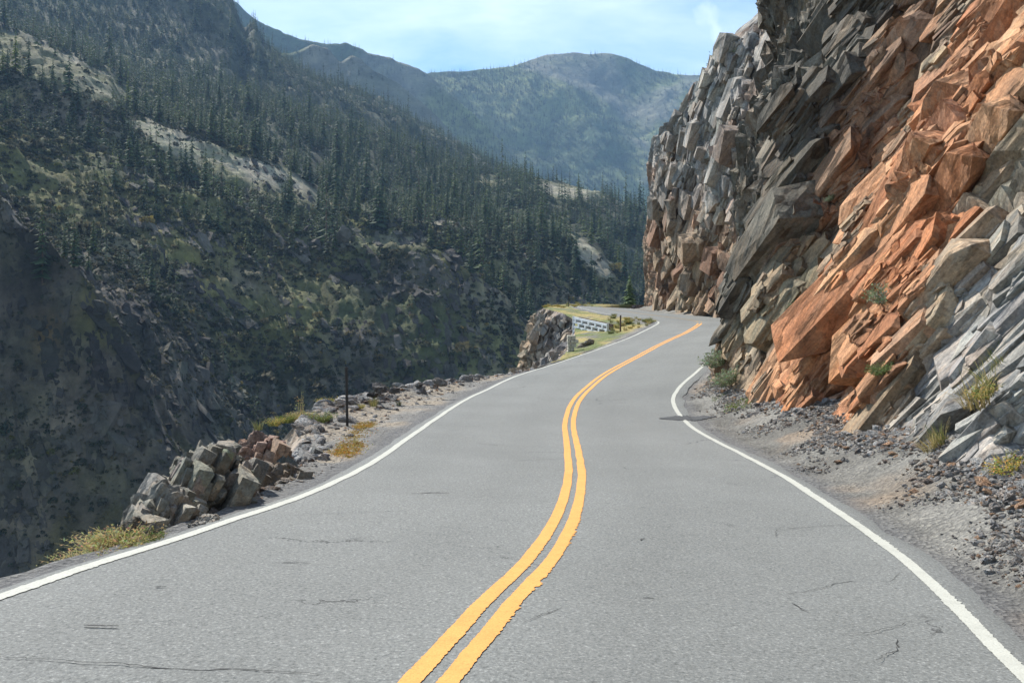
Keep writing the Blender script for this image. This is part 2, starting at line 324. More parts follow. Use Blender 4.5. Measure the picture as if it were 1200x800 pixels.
def spline(P, n):
    """centripetal-free Catmull-Rom through rows of P, n samples per span"""
    out = []
    Q = np.vstack([2*P[0]-P[1], P, 2*P[-1]-P[-2]])
    for i in range(1, len(Q)-2):
        t = np.linspace(0, 1, n, endpoint=False)[:, None]
        a, b, c, d = Q[i-1], Q[i], Q[i+1], Q[i+2]
        out.append(0.5*((2*b)+(-a+c)*t+(2*a-5*b+4*c-d)*t*t+(-a+3*b-3*c+d)*t**3))
    out.append(P[-1:]); return np.vstack(out)
def resample(P, step=None, n=None, key=slice(0, 3)):
    d = np.r_[0, np.cumsum(np.linalg.norm(np.diff(P[:, key], axis=0), axis=1))]
    t = np.linspace(0, d[-1], n or max(2, int(d[-1]/step)+1))
    return np.stack([np.interp(t, d, P[:, k]) for k in range(P.shape[1])], 1)
def smooth(P, k=3, it=1):
    for _ in range(it):
        Q = P.copy(); Q[1:-1] = (P[:-2]+2*P[1:-1]+P[2:])/4; P = Q
    return P
RP = resample(spline(R0, 12), 0.25); RP = smooth(RP, it=12)
T2 = np.gradient(RP[:, :2], axis=0); T2 /= np.linalg.norm(T2, axis=1)[:, None]
NR = np.c_[T2[:, 1], -T2[:, 0]]                     # to the right of travel
def across(off):                                     # off in metres to the right of the centre line (array or number)
    off = np.asarray(off, float); o = off if off.ndim else np.full(len(RP), float(off))
    return np.c_[RP[:, :2]+NR*o[:, None], RP[:, 2]+RP[:, 3]*o]
WL, WR = RP[:, 4], RP[:, 5]
RS = np.r_[0, np.cumsum(np.linalg.norm(np.diff(RP[:, :2], axis=0), axis=1))]
def proj(P): return np.stack([600+F*P[..., 0]/np.maximum(P[..., 1], .1), YH-F*P[..., 2]/np.maximum(P[..., 1], .1)], -1)

def build_road():
    t = np.linspace(0, 1, 41); lo = -(WL+0.24); hi = WR+0.30
    rag = 0.06*fbm(RS*1.3, RS*0, seed=4, oct=4); rag2 = 0.10*fbm(RS*1.1, RS*0+9, seed=5, oct=4)
    V = []; C = []
    for k in t:
        off = lo+(hi-lo)*k + (rag*0.8 if k == 0 else 0)+(rag2 if k == 1 else 0)
        P = across(off); P[:, 2] += 0.012*fbm(P[:, 0]*0.5, P[:, 1]*0.5, seed=3)
        if k in (0, 1): P[:, 2] -= 0.03
        V.append(P)
        x = off/3.3; tr = 1.0-0.05*np.exp(-((np.abs(off)-0.95)/0.35)**2)-0.04*np.exp(-((np.abs(off)-2.5)/0.35)**2)+0.03*np.exp(-(off/0.3)**2)
        tr = tr*(1-0.22*np.clip((np.abs(off)-3.3)/0.3, 0, 1)*0.5)
        C.append(np.stack([tr, tr, tr], 1))
    V = np.stack(V, 1); C = np.stack(C, 1); n = V.shape[0]
    o = mesh_np('road', V.reshape(-1, 3), grid_faces(n, len(t)), M_ASPHALT, cols=C.reshape(-1, 3)); tag(o, kind='structure', label='grey weathered asphalt two-lane road winding round the cliff')
    return o
road = build_road()
def strip(name, offc, width, mat, z=0.006, rag_r=0.0, rag_l=0.0, seed=1, gap=None, s0=0, s1=1e9):
    """painted line: offc per sample; ragged edges in metres"""
    m = (RS >= s0) & (RS <= s1); idx = np.where(m)[0]; sub = 14
    ii = np.linspace(idx[0], idx[-1], (len(idx)-1)*sub+1); base = np.arange(len(RP))
    L_ = across(offc); P = np.stack([np.interp(ii, base, L_[:, k]) for k in range(3)], 1); nx = np.interp(ii, base, NR[:, 0]); ny = np.interp(ii, base, NR[:, 1]); bk = np.interp(ii, base, RP[:, 3]); ss = np.interp(ii, base, RS)
    n = len(ii); rg = np.random.default_rng(seed)
    wv = 0.010*fbm(ss*1.5, ss*0, seed=seed)
    near = np.clip(1-(ss-s0_near)/13, 0, 1)
    spk = (rg.random(n) < .38)*rg.random(n)**.8; spk = np.maximum(spk, np.r_[spk[1:], 0]*.7)
    spr = spk*np.clip(.35+1.9*fbm(ss*1.6, ss*0, seed=seed+3, oct=4), 0, 1.5)
    rr = width/2+wv+0.003*rg.normal(size=n)+rag_r*spr*(0.25+near); ll = -width/2+wv+0.002*rg.normal(size=n)-rag_l*spr*(.25+near)
    V = []
    for off in (ll, (ll+rr)/2, rr):
        Q = P.copy(); Q[:, 0] += nx*off; Q[:, 1] += ny*off; Q[:, 2] += bk*off+z+0.012*fbm(Q[:, 0]*0.5, Q[:, 1]*0.5, seed=3); V.append(Q)
    V = np.stack(V, 1); f = grid_faces(n, 3)
    if gap is not None:
        cs = ss[f[:, 0]//3]; f = f[~((cs > gap[0]) & (cs < gap[1]))]
    return mesh_np(name, V.reshape(-1, 3), f, mat, parent=road, smooth=True)
s_at = lambda D: float(RS[np.argmin(np.abs(RP[:, 1]-D))])
s0_near = s_at(4.5)
kw = 0.12
strip('yellow_line', np.full(len(RP), -0.10), kw, M_YELLOW, rag_r=0.012, seed=11, s0=s_at(0.5), s1=s_at(58))
strip('yellow_line', np.full(len(RP), 0.10), kw, M_YELLOW, rag_r=0.03, seed=12, s0=s_at(0.5), s1=s_at(58))
strip('edge_line', -WL, 0.115, M_WHITE, seed=13, rag_r=0.012, rag_l=0.01)
strip('edge_line', WR, 0.115, M_WHITE, seed=14, rag_r=0.03, rag_l=0.012)
for k in (-0.125, 0.125):
    o = strip('faded_yellow_line', np.full(len(RP), k), 0.10, mat_paint('faded_yellow_paint', (0.30, 0.22, 0.12)) if k < 0 else bpy.data.materials['faded_yellow_paint'], seed=15, s0=s_at(58)+1, s1=RS[-1])

# ------------------------------------------------------------------ right shoulder and talus
ey = RP[:, 1]
TOE = np.interp(ey, [-8, 6, 8.5, 13, 18, 22, 26, 29, 33, 36, 48, 62, 70, 84, 95], [1.5, 1.0, 1.05, 1.4, 1.8, 1.9, 1.4, 0.9, 0.25, 0.2, 0.8, 0.9, 1.3, 1.6, 2.2])
# the toe is measured along the road, so the far limb after the bend needs its own values
ib = int(np.argmax(RP[:, 0])); sb = RS[ib]
TOE = np.where(RS > sb, np.interp(RS-sb, [0, 8, 20, 26, 40], [0.9, 1.0, 1.5, 2.2, 2.6]), TOE)
for _ in range(30): TOE[1:-1] = (TOE[:-2]+2*TOE[1:-1]+TOE[2:])/4
def right_ground(off, i):          # off beyond the white line, i index in RP -> 3D
    k = WR[i]+off; t = off/np.maximum(TOE[i], .3)
    x = RP[i, 0]+NR[i, 0]*k; y = RP[i, 1]+NR[i, 1]*k
    z = RP[i, 2]+RP[i, 3]*WR[i] - 0.035 + 0.03*np.clip(off-.3, 0, 9) + 0.36*np.clip(off-TOE[i]*0.5, 0, 9)**1.2
    z = z + (0.05*fbm(x*1.3, y*1.3, seed=31, oct=4)+0.035*fbm(x*6, y*6, seed=33, oct=3))*sstep(0.2, 0.8, off)
    return x, y, z
def left_ground_z(x, y): return 0.05*fbm(x*1.1, y*1.1, seed=41, oct=4)+0.03*fbm(x*6, y*6, seed=43, oct=3)
def build_shoulder():
    m = np.where(RS < sb+45)[0]; ii = np.repeat(m, 2)[:-1].astype(float); ii[1::2] += 0.5; jj = np.arange(len(RP))
    idx = ii.astype(int)
    nv = 44; t = np.linspace(0, 1, nv)
    I, Tt = np.meshgrid(np.arange(len(ii)), t, indexing='ij')
    fi = ii[I]; i0 = np.floor(fi).astype(int); fr = fi-i0; i1 = np.minimum(i0+1, len(RP)-1)
    off = 0.12+(TOE[i0]*(1-fr)+TOE[i1]*fr+1.3-0.12)*Tt
    a = right_ground(off, i0); b = right_ground(off, i1)
    X, Y, Z = [p*(1-fr)+q*fr for p, q in zip(a, b)]
    n = fbm(X*0.8, Y*0.8, seed=35, oct=4)
    c = mixc((0.125, 0.12, 0.108), (0.205, 0.198, 0.18), sstep(-.4, .4, n))
    c = mixc(c, (0.27, 0.20, 0.14), sstep(.1, .5, fbm(X*.5, Y*.5, seed=37))*0.6)
    c = mixc((0.13, 0.13, 0.13), c, sstep(0.2, 0.75, off+0.15*n))
    o = mesh_np('gravel_shoulder', np.stack([X, Y, Z], -1).reshape(-1, 3), grid_faces(len(ii), nv), M_GRAVEL, cols=c.reshape(-1, 3)); tag(o, kind='structure')
build_shoulder()

# ------------------------------------------------------------------ cliffs on the right
def rib(px, py, line, w0, w1):
    """asymmetric rib traced along a line (px,py): rises over w0 before it, drops over w1 after it"""
    l = np.array(sorted(line, key=lambda p: p[1]), float)
    x0 = np.interp(py, l[:, 1], l[:, 0]); t = px-x0
    g = np.where(t < 0, np.clip(1+t/w0, 0, 1)**1.3, np.clip(1-t/w1, 0, 1))
    e = sstep(l[0, 1]-30, l[0, 1], py)*(1-sstep(l[-1, 1], l[-1, 1]+30, py))
    return g*e
CLIFF_PTS = {}; GRID = {}
def cliff_colour(px, py, X, Y, Z, near=True):
    n1 = fbm(X*.6, Y*.35+Z*.5, Z*.4, seed=51, oct=5); n2 = fbm(X*2.2, Y*1.2, Z*1.8, seed=53, oct=4); n3 = fbm(X*.25+4, Y*.2, Z*.25, seed=57, oct=4)
    grey = mixc((0.215, 0.21, 0.198), (0.34, 0.33, 0.305), sstep(-.35, .35, n2))
    dark = mixc((0.092, 0.083, 0.068), (0.175, 0.158, 0.128), sstep(-.3, .4, n2))
    tan = mixc((0.27, 0.205, 0.14), (0.37, 0.29, 0.205), sstep(-.3, .4, n2))
    orange = mixc((0.365, 0.160, 0.076), (0.465, 0.268, 0.150), sstep(-.4, .5, n2+.4*n1))
    redb = mixc((0.19, 0.115, 0.075), (0.29, 0.185, 0.12), sstep(-.3, .4, n2))
    olive = mixc((0.19, 0.165, 0.11), (0.30, 0.25, 0.18), sstep(-.3, .4, n2))
    if near:
        c0 = px+0.50*(py-300)+34*n1+14*n2
        c = dark+0*c0[..., None]
        hi = 1-sstep(230, 330, py+40*n3)
        c = mixc(c, mixc(olive, redb, sstep(-.1, .3, n1)*.5), sstep(885, 910, c0)*(1-hi)+sstep(850, 880, c0)*(1-hi)*(c0 < 0))
        c = mixc(c, redb, sstep(890, 915, c0)*hi)
        c = mixc(c, tan, sstep(958, 975, c0)*(1-.35*sstep(0, .3, n1)))
        c = mixc(c, orange, sstep(978, 1000, c0))
        c = mixc(c, tan, sstep(1090, 1112, c0))
        c = mixc(c, mixc(grey, olive, hi*0.8), sstep(1122, 1150, c0)*(1-0.25*hi))
        # grey shale below, orange patch thins out towards the toe
        c = mixc(c, grey, sstep(480, 545, py+30*n1+0.10*(px-900)*(px < 1050))*0.85)
        c = mixc(c, tan, sstep(.22, .4, n3)*0.55*sstep(1100, 1150, c0))
        lc = sstep(0.25, 0.42, n3)*(1-sstep(860, 930, c0)); c = mixc(c, grey, lc*.8)
    else:
        low = sstep(190, 300, py+40*n1)
        c = mixc(grey, mixc(tan, redb, sstep(-.2, .3, n1)), low)
        c = mixc(c, redb, sstep(.15, .35, n3)*.6); c = c*0.95
    return c
def build_cliff(name, s_from, s_to, ncol, nrow, near):
    P0 = across(WR+TOE); lo = np.searchsorted(RS, s_from); hi = np.searchsorted(RS, s_to)
    B = P0[lo:hi]; Nn = NR[lo:hi].copy()
    for _ in range(40): Nn[1:-1] = (Nn[:-2]+2*Nn[1:-1]+Nn[2:])/4
    Nn /= np.linalg.norm(Nn, axis=1)[:, None]
    BB = np.c_[B, Nn, RS[lo:hi]]
    if not near:     # wrap round the end of the spur, away from the road
        e = B[-1]; ang = np.linspace(0, 1, 60)[1:]
        d0 = np.arctan2(Nn[-1, 1], Nn[-1, 0])
        r = 9.0; cx, cy = e[0]+Nn[-1, 0]*r, e[1]+Nn[-1, 1]*r
        th = d0+math.pi+(-ang)*2.3
        ex = np.c_[cx+r*np.cos(th), cy+r*np.sin(th), np.full(59, e[2]), -np.cos(th), -np.sin(th), BB[-1, 5]+r*ang*2.3]
        BB = np.vstack([BB, ex])
    # column spacing follows how large the rock shows
    if near:
        w = 1.0/np.maximum(BB[:, 1], 5.0)**1.4
        w = np.where(BB[:, 1] < 4, w*.25, w); w = np.where(BB[:, 1] > 38, w*.15, w)
    else: w = np.ones(len(BB))
    cw = np.r_[0, np.cumsum((w[1:]+w[:-1])/2*np.diff(BB[:, 5]))]; t = np.linspace(0, cw[-1], ncol)
    C = np.stack([np.interp(t, cw, BB[:, k]) for k in range(6)], 1)
    nn = np.linalg.norm(C[:, 3:5], axis=1); C[:, 3:5] /= nn[:, None]
    D = C[:, 1]
    if near:
        vis = np.clip(D, 6, 40)*0.40+3.2; H = np.full(ncol, 21.0)
        r = np.linspace(0, 1, nrow); V = np.where(r[None] < .86, (r[None]/.86)*vis[:, None], vis[:, None]+(r[None]-.86)/.14*(H-vis)[:, None])-0.6
    else:
        # height of the far spur falls away towards its end
        u = (C[:, 5]-C[0, 5]); tot = np.interp(D, [0, 1], [0, 1])
        pxs = proj(C[:, :3])[:, 0]; endi = np.argmax(C[:, 5] > BB[len(B)-1, 5]-0.01)
        Dh = C[:, 1]; H = (YH-np.interp(pxs, [752, 768, 782, 800, 820, 845, 870, 900, 960], [165, 150, 128, 106, 76, 46, 24, -10, -40]))/F*Dh-C[:, 2]+1.0
        H = np.where(C[:, 5] > BB[len(B)-1, 5], 15.5, H); H[1:-1] = H[1:-1]
        for _ in range(6): H[1:-1] = (H[:-2]+2*H[1:-1]+H[2:])/4
        r = np.linspace(0, 1, nrow); V = r[None]*H[:, None]-0.6
    S = np.repeat(C[:, 5][:, None], nrow, 1)
    if near:
        L1 = np.interp(D, [0, 8, 14, 20, 26, 31, 34, 36, 60], [.80, .74, .66, .52, .38, .26, .18, .16, .2])[:, None]
        prof = L1*V*(1+0.0*V)
        prof = prof + np.where(V > 0, 0, 0)
        corner = np.exp(-((D-35)/4.0)**2)[:, None]
        prof = prof - corner*np.interp(V, [11.8, 12.9, 14.2, 16], [0, .35, 1.0, 1.7])     # overhang high on the corner
    else:
        prof = np.interp(V/H[:, None], [0, .1, .55, .8, 1.0], [0, .3, .9, 1.6, 2.6])+0*V
        prof = prof+sstep(-12, -1, (C[:, 5]-BB[len(B)-1, 5]))[:, None]*0
    X = C[:, 0][:, None]+C[:, 3][:, None]*prof; Y = C[:, 1][:, None]+C[:, 4][:, None]*prof; Z = C[:, 2][:, None]+V
    pp = proj(np.stack([X, np.maximum(Y, 3.0), Z], -1)); px, py = pp[..., 0], pp[..., 1]
    q = -S + (C[-1, 5])                                # grows towards the camera
    k = 1.0 if near else 2.6
    tilt = 0.55+0.35*sstep(0, 12, q-14)
    wq = 0.55*fbm(q*.5/k, V*.35/k, seed=61, oct=4); wv = 0.6*fbm(q*.5/k+7, V*.35/k+3, seed=62, oct=4)
    b = (q-tilt*V)/k+wq; a = V/k+wv
    d = 0.0
    amp = sstep(-0.4, 1.0, V)
    if near:
        Dm = Y/20.0
        R = [  # (line, rise width, drop width, metres)
            ([(905, -40), (884, 40), (868, 110), (860, 165), (850, 225), (846, 250)], 26, 60, 1.25),
            ([(1030, -30), (1010, 40), (988, 130), (955, 195), (930, 270), (912, 350)], 60, 22, 1.1),
            ([(1085, -30), (1055, 60), (1032, 110), (1003, 170), (985, 215)], 30, 14, .55),
            ([(1145, -30), (1130, 50), (1108, 95), (1085, 150), (1060, 215), (1045, 300), (1015, 360)], 45, 18, .6),
            ([(1225, -40), (1178, 20), (1152, 80), (1136, 130), (1108, 190), (1098, 260), (1070, 330), (1040, 400)], 70, 34, 1.15),
            ([(1290, -40), (1235, 50), (1200, 95), (1166, 150), (1148, 215), (1113, 300), (1088, 350)], 45, 46, .95),
            ([(1300, 100), (1215, 200), (1160, 290), (1120, 350), (1080, 400), (1030, 470)], 40, 22, .5),
            ([(1320, 200), (1200, 340), (1150, 410), (1090, 470), (1050, 540)], 40, 18, .38),
            ([(1300, 330), (1200, 440), (1120, 520), (1085, 560)], 40, 16, .32),
            ([(960, 300), (935, 350), (905, 420), (880, 480)], 30, 12, .4),
            ([(1010, 330), (970, 400), (945, 450), (915, 500)], 34, 12, .4),
            ([(900, 300), (880, 350), (860, 410)], 22, 12, .45),
        ]
        wx = 9*fbm(px*.02, py*.02, seed=71, oct=4); wy = 9*fbm(px*.02, py*.02, seed=72, oct=4)
        for ln, w0, w1, A in R: d = d+A*rib(px+wx, py+wy, ln, w0, w1)
        # ledge under the big dark block
        lx = np.interp(px, [868, 885, 925, 985, 1000], [230, 168, 128, 118, 150])
        led = np.clip(1-(py+wy-lx)/75, 0, 1)*(py+wy > lx)*sstep(866, 885, px)*(1-sstep(975, 995, px)); d = d+.75*led
        d = d-0.6*np.exp(-((px-925)/45)**2-((py-60)/70)**2)
    saw = lambda t: np.minimum((t-np.floor(t))/.75, (1-(t-np.floor(t)))/.25)
    f1 = facets(b*.42, a*.20, seed=81, tilt=.8, soft=.5); f2 = facets(b*.95+2, a*.42, seed=83, tilt=1.0, soft=.5)
    m1 = sstep(-.3, .5, fbm(q*.3/k, V*.25/k, seed=91, oct=3))
    d = d + k*(0.38*f1 + 0.16*f2*(.6+m1)); sn = fbm(b*.5, a*.12, seed=93, oct=3)
    d = d + k*(0.26*saw(b*.7+.9*sn)*m1 + 0.05*fbm(b*1.5, a*1.0, seed=95, oct=3))
    lowd = 1.0 if near else 1.0
    d = d*amp
    if near:     # keep the corner's outline where the photograph has it
        d = (d-.35)*(1-.55*np.exp(-((D-35)/5.0)**2)[:, None])-0.12*np.exp(-((D-35)/4)**2)[:, None]*amp
        d = d*(1-0.45*(1-sstep(0, 1.6, V)))
    ln = L1 if near else np.full((ncol, 1), .15); hc = 1/np.sqrt(1+ln*ln); up = ln*hc
    X2 = X-C[:, 3][:, None]*d*hc; Y2 = Y-C[:, 4][:, None]*d*hc; Z2 = Z+up*d
    # close the top: last rows fold back into a plateau
    pd = proj(np.stack([X2, np.maximum(Y2, 3.0), Z2], -1)); c = cliff_colour(pd[..., 0], pd[..., 1], X2, Y2, Z2, near)
    for kx, jj in enumerate(range(nrow-8, nrow)):
        f = (kx+1)/8.0; bk = (f**2)*(14 if near else 9)
        X2[:, jj] += C[:, 3]*bk; Y2[:, jj] += C[:, 4]*bk
    V3 = np.stack([X2, Y2, Z2], -1)
    o = mesh_np(name, V3.reshape(-1, 3), grid_faces(ncol, nrow), M_CLIFF if near else M_CLIFF2, cols=c.reshape(-1, 3), smooth=False)
    CLIFF_PTS[name] = V3.reshape(-1, 3)
    GRID[name] = (V3, V, S, tilt+0*V, px, py, near, np.stack([X, Y, Z], -1))
    return o
near_cliff = build_cliff('rock_cliff', s_at(-5)+.0, s_at(50), 520, 300, True)
tag(near_cliff, 'steep orange and grey fractured rock cliff beside the right shoulder', kind='structure')
far_cliff = build_cliff('rock_spur', s_at(50)-3, sb+23.5, 240, 260, False)
tag(far_cliff, 'grey and tan rock spur beyond the bend', kind='structure')

# blocks and slabs that make up the broken face: angular hulls bedded along the fall line
def hull_template(seed, n=15):
    import bmesh
    rg = np.random.default_rng(seed); p = rg.uniform(-1, 1, (n, 3)); k = rg.integers(0, 3, n); s_ = rg.choice([-1, 1], n); p[np.arange(n), k] = s_*rg.uniform(.82, 1.0, n)
    p[:8] = np.array([(x, y, z) for x in (-1, 1) for y in (-1, 1) for z in (-1, 1)])*rg.uniform(.55, 1.0, (8, 3))
    bm = bmesh.new(); [bm.verts.new(q) for q in p]; r = bmesh.ops.convex_hull(bm, input=bm.verts[:])
    bmesh.ops.delete(bm, geom=[v for v in bm.verts if not v.link_faces], context='VERTS'); bmesh.ops.triangulate(bm, faces=bm.faces[:]); bm.verts.index_update()
    v = np.array([x.co[:] for x in bm.verts]); f = np.array([[q.index for q in x.verts] for x in bm.faces]); bm.free(); return v, f
HULLS = [hull_template(900+i, 13+i % 5) for i in range(26)]
def turned(px, py):
    """the big blocks whose broken side is turned down the road"""
    def band(l, r, y0, y1):
        l = np.array(l, float); r = np.array(r, float); a = np.interp(py, l[:, 1], l[:, 0]); b = np.interp(py, r[:, 1], r[:, 0])
        return sstep(0, 8, px-a)*sstep(0, 8, b-px)*sstep(0, 12, py-y0)*sstep(0, 15, y1-py)
    z = band([(898, 0), (880, 60), (870, 110), (864, 200), (852, 290)], [(1016, 0), (986, 100), (942, 200), (902, 290)], -200, 285)
    z = np.maximum(z, band([(1182, 10), (1152, 80), (1136, 130), (1108, 190), (1098, 260), (1075, 330)], [(1225, 10), (1196, 80), (1180, 130), (1150, 190), (1128, 260), (1098, 330)], 0, 330))
    z = np.maximum(z, band([(1206, 90), (1168, 150), (1152, 215), (1118, 300)], [(1290, 90), (1245, 150), (1205, 215), (1150, 300)], 90, 300))
    return np.maximum(z, band([(1075, 10), (1053, 60), (1028, 110), (1005, 165)], [(1092, 10), (1070, 60), (1045, 110), (1020, 165)], 0, 170))
def clad(root, G, levels, colour, mat, seed, n_single=0, inview=None, single_name='rock_slab', elong=(1.6, 4.2), thin=(.55, .95), wob=.075, frame=.8):
    """levels: (half width, cover, farthest distance)"""
    V3, V, S, tilt, px, py, near, B3 = G; rg = np.random.default_rng(seed)
    dS = np.gradient(S, axis=0); dV = np.gradient(V, axis=1); Ps = np.gradient(V3, axis=0)/np.maximum(np.abs(dS), 1e-4)[..., None]; Pv = np.gradient(V3, axis=1)/np.maximum(np.abs(dV), 1e-4)[..., None]
    cr = np.cross(Ps, Pv); A = np.linalg.norm(cr, axis=-1)*np.abs(dS*dV); nn = cr/np.maximum(np.linalg.norm(cr, axis=-1), 1e-6)[..., None]
    flip = np.sign((nn*(-V3)).sum(-1)); fl = np.where(flip.mean() >= 0, 1, -1); nn = nn*fl
    Bs = np.gradient(B3, axis=0)/np.maximum(np.abs(dS), 1e-4)[..., None]; Bv = np.gradient(B3, axis=1)/np.maximum(np.abs(dV), 1e-4)[..., None]
    nb = np.cross(Bs, Bv); nb = nb/np.maximum(np.linalg.norm(nb, axis=-1), 1e-6)[..., None]*fl; nn = nb*frame+nn*(1-frame); nn /= np.linalg.norm(nn, axis=-1)[..., None]
    fall = Bv-tilt[..., None]*Bs; fall /= np.linalg.norm(fall, axis=-1)[..., None]
    D = V3[..., 1]; ok = (V > -.3)*(D > 1.5)
    if inview is not None: ok = ok*inview(px, py, V3)
    C_, R_, S_, K_ = [], [], [], []
    zg = turned(px, py) if near and frame == .8 else 0*px
    for w, cover, far in levels:
        lam = A*ok*(D < far)*(V > w*(1.1 if near else 4.5 if frame == .79 else 1.1))*sstep(w*26, w*40, D)*cover*(1+zg*(.8 if w > .3 else -.65))/(w*w*3.2); m = rg.poisson(np.clip(lam, 0, 6)); idx = np.repeat(np.arange(m.size), m.ravel()); i, j = np.unravel_index(idx, m.shape); n = len(i)
        if not n: continue
        P = V3[i, j]+Ps[i, j]*(rg.random(n)-.5)[:, None]*np.abs(dS[i, j])[:, None]+Pv[i, j]*(rg.random(n)-.5)[:, None]*np.abs(dV[i, j])[:, None]
        f = fall[i, j]; N_ = nn[i, j]; N_ = N_-(N_*f).sum(1)[:, None]*f; N_ /= np.linalg.norm(N_, axis=1)[:, None]; Tn = np.cross(f, N_)
        sc = 1.0 if near else 2.4; zz = zg[i, j]
        phi = .26*fbm(P[:, 1]*.25/sc, P[:, 2]*.3/sc, P[:, 0]*.2/sc, seed=seed+3, oct=3)+rg.normal(0, wob, n)+zz*.75; th = .22*fbm(P[:, 1]*.3/sc+9, P[:, 2]*.35/sc, seed=seed+4, oct=3)+rg.normal(0, wob, n)
        N2 = N_*np.cos(phi)[:, None]+Tn*np.sin(phi)[:, None]; T3 = np.cross(f, N2)
        f2 = f*np.cos(th)[:, None]+T3*np.sin(th)[:, None]; T3 = np.cross(f2, N2)
        ps = rg.normal(0, wob*.8, n)+zz*.38; f3 = f2*np.cos(ps)[:, None]+N2*np.sin(ps)[:, None]; N3 = np.cross(T3, f3)
        ww = w*np.exp(rg.normal(0, .28, n)); le = ww*rg.uniform(*elong, n); tk = ww*rg.uniform(*thin, n)
        C_.append(P-N_*(tk-ww*rg.uniform(.0, .24, n)*np.where(ww > .3, .7, 1))[:, None]); R_.append(np.stack([f3, T3, N3], 2)); S_.append(np.stack([le, ww, tk], 1)); K_.append(rg.integers(0, len(HULLS), n))
    C_, R_, S_, K_ = map(np.concatenate, (C_, R_, S_, K_)); pq = proj(C_)
    col = colour(pq[:, 0], pq[:, 1], C_[:, 0], C_[:, 1], C_[:, 2])*(1+.075*rg.normal(size=(len(C_), 1))).clip(.6, 1.4)*(1+.012*rg.normal(size=(len(C_), 3)))
    size = S_[:, 0]*S_[:, 1]/np.maximum(C_[:, 1], 3)**2*((pq[:, 0] > 0) & (pq[:, 0] < 1200) & (pq[:, 1] > 0) & (pq[:, 1] < 800)); single = np.zeros(len(C_), bool); single[np.argsort(-size)[:n_single]] = True
    VV, FF, CC, base = [], [], [], 0
    for k, (hv, hf) in enumerate(HULLS):
        s_ = np.where((K_ == k) & ~single)[0]
        if not len(s_): continue
        W = np.einsum('nij,nkj->nki', R_[s_], hv[None]*S_[s_][:, None]*(1+.10*rg.normal(size=(len(s_), len(hv), 3))))+C_[s_][:, None]
        VV.append(W.reshape(-1, 3)); FF.append((hf[None]+(np.arange(len(s_))*len(hv))[:, None, None]+base).reshape(-1, 3)); CC.append(np.repeat(col[s_], len(hv), 0)); base += len(s_)*len(hv)
    o = mesh_np('broken_rock', np.vstack(VV), np.vstack(FF), mat, parent=root, cols=np.vstack(CC), smooth=False); tag(o, kind='stuff')
    for i in np.where(single)[0]:
        hv, hf = HULLS[K_[i]]; W = (R_[i]@(hv*S_[i]).T).T
        o = mesh_np(single_name, W, hf, mat, parent=root, cols=np.repeat(col[i][None], len(hv), 0), smooth=False); o.location = C_[i]
    print('CLAD', len(C_), 'tris', sum(len(f) for f in FF))
clad(near_cliff, GRID['rock_cliff'], [(.72, .07, 26), (.44, .34, 28), (.29, .58, 60), (.17, .65, 50), (.10, .50, 36), (.058, .40, 24), (.034, .2, 13)],
     lambda a, b, c, d, e: cliff_colour(a, b, c, d, e, True), M_CLIFF, 71, 290, lambda px, py, P: (px > 790)*(px < 1330)*(py > -120)*(py < 720))
clad(far_cliff, GRID['rock_spur'], [(.62, .25, 200), (.38, .7, 200), (.24, .9, 200), (.16, .6, 200)],
     lambda a, b, c, d, e: cliff_colour(a, b, c, d, e, False), M_CLIFF2, 72, 120, lambda px, py, P: (px > 745)*(px < 885)*(P[..., 1] < 97), elong=(1.0, 2.1), wob=.16, thin=(.6, 1.0))

# ------------------------------------------------------------------ left verge and the drop below it
def unproj(px, py, D): return np.array([(px-600)/F*D, D, (YH-py)/F*D])
ND = np.array([float(RS[np.argmin(np.linalg.norm(RP[:, :2]-R0[k, :2], axis=1))]) for k in range(len(R0))])
EKEY = [(15,0,628,431,36.5),(16,0,655,421,42),(17,0,668,408,50),(18,0,673,393.5,58),(19,0,674,391,60.3),(20,0.0,673,375,65),(21,0,660,367,69),(22,0,642,362.5,73),(23,0,636,361,80),(24,0,650,357.5,92),(25,0,668,356,121),(26,0,690,356,140),(28,0,900,360,160)]
def left_edge():
    Lp = across(-(WL+0.3)); out = np.zeros((len(RP), 3))
    off = np.interp(ey, [-8, 4.5, 6, 8, 12, 16, 19.5, 23, 27, 30, 33, 35.5, 37], [1.2, .62, .5, .5, .8, 1.7, 2.8, 3.0, 2.8, 2.3, 1.6, 1.1, .9])
    A = across(-(WL+off))
    ks = np.array([ND[k[0]]+k[1] for k in EKEY]); kp = np.array([unproj(*k[2:]) for k in EKEY])
    Bx = np.stack([np.interp(RS, ks, kp[:, c]) for c in range(3)], 1)
    w = sstep(ND[15]-5, ND[15], RS)[:, None]
    w = np.where(RS[:, None] > ND[15], 1, w)
    return A*(1-w)+Bx*w
EDGE = left_edge(); ES = EDGE.copy()
for _ in range(4): ES[1:-1] = (ES[:-2]+2*ES[1:-1]+ES[2:])/4
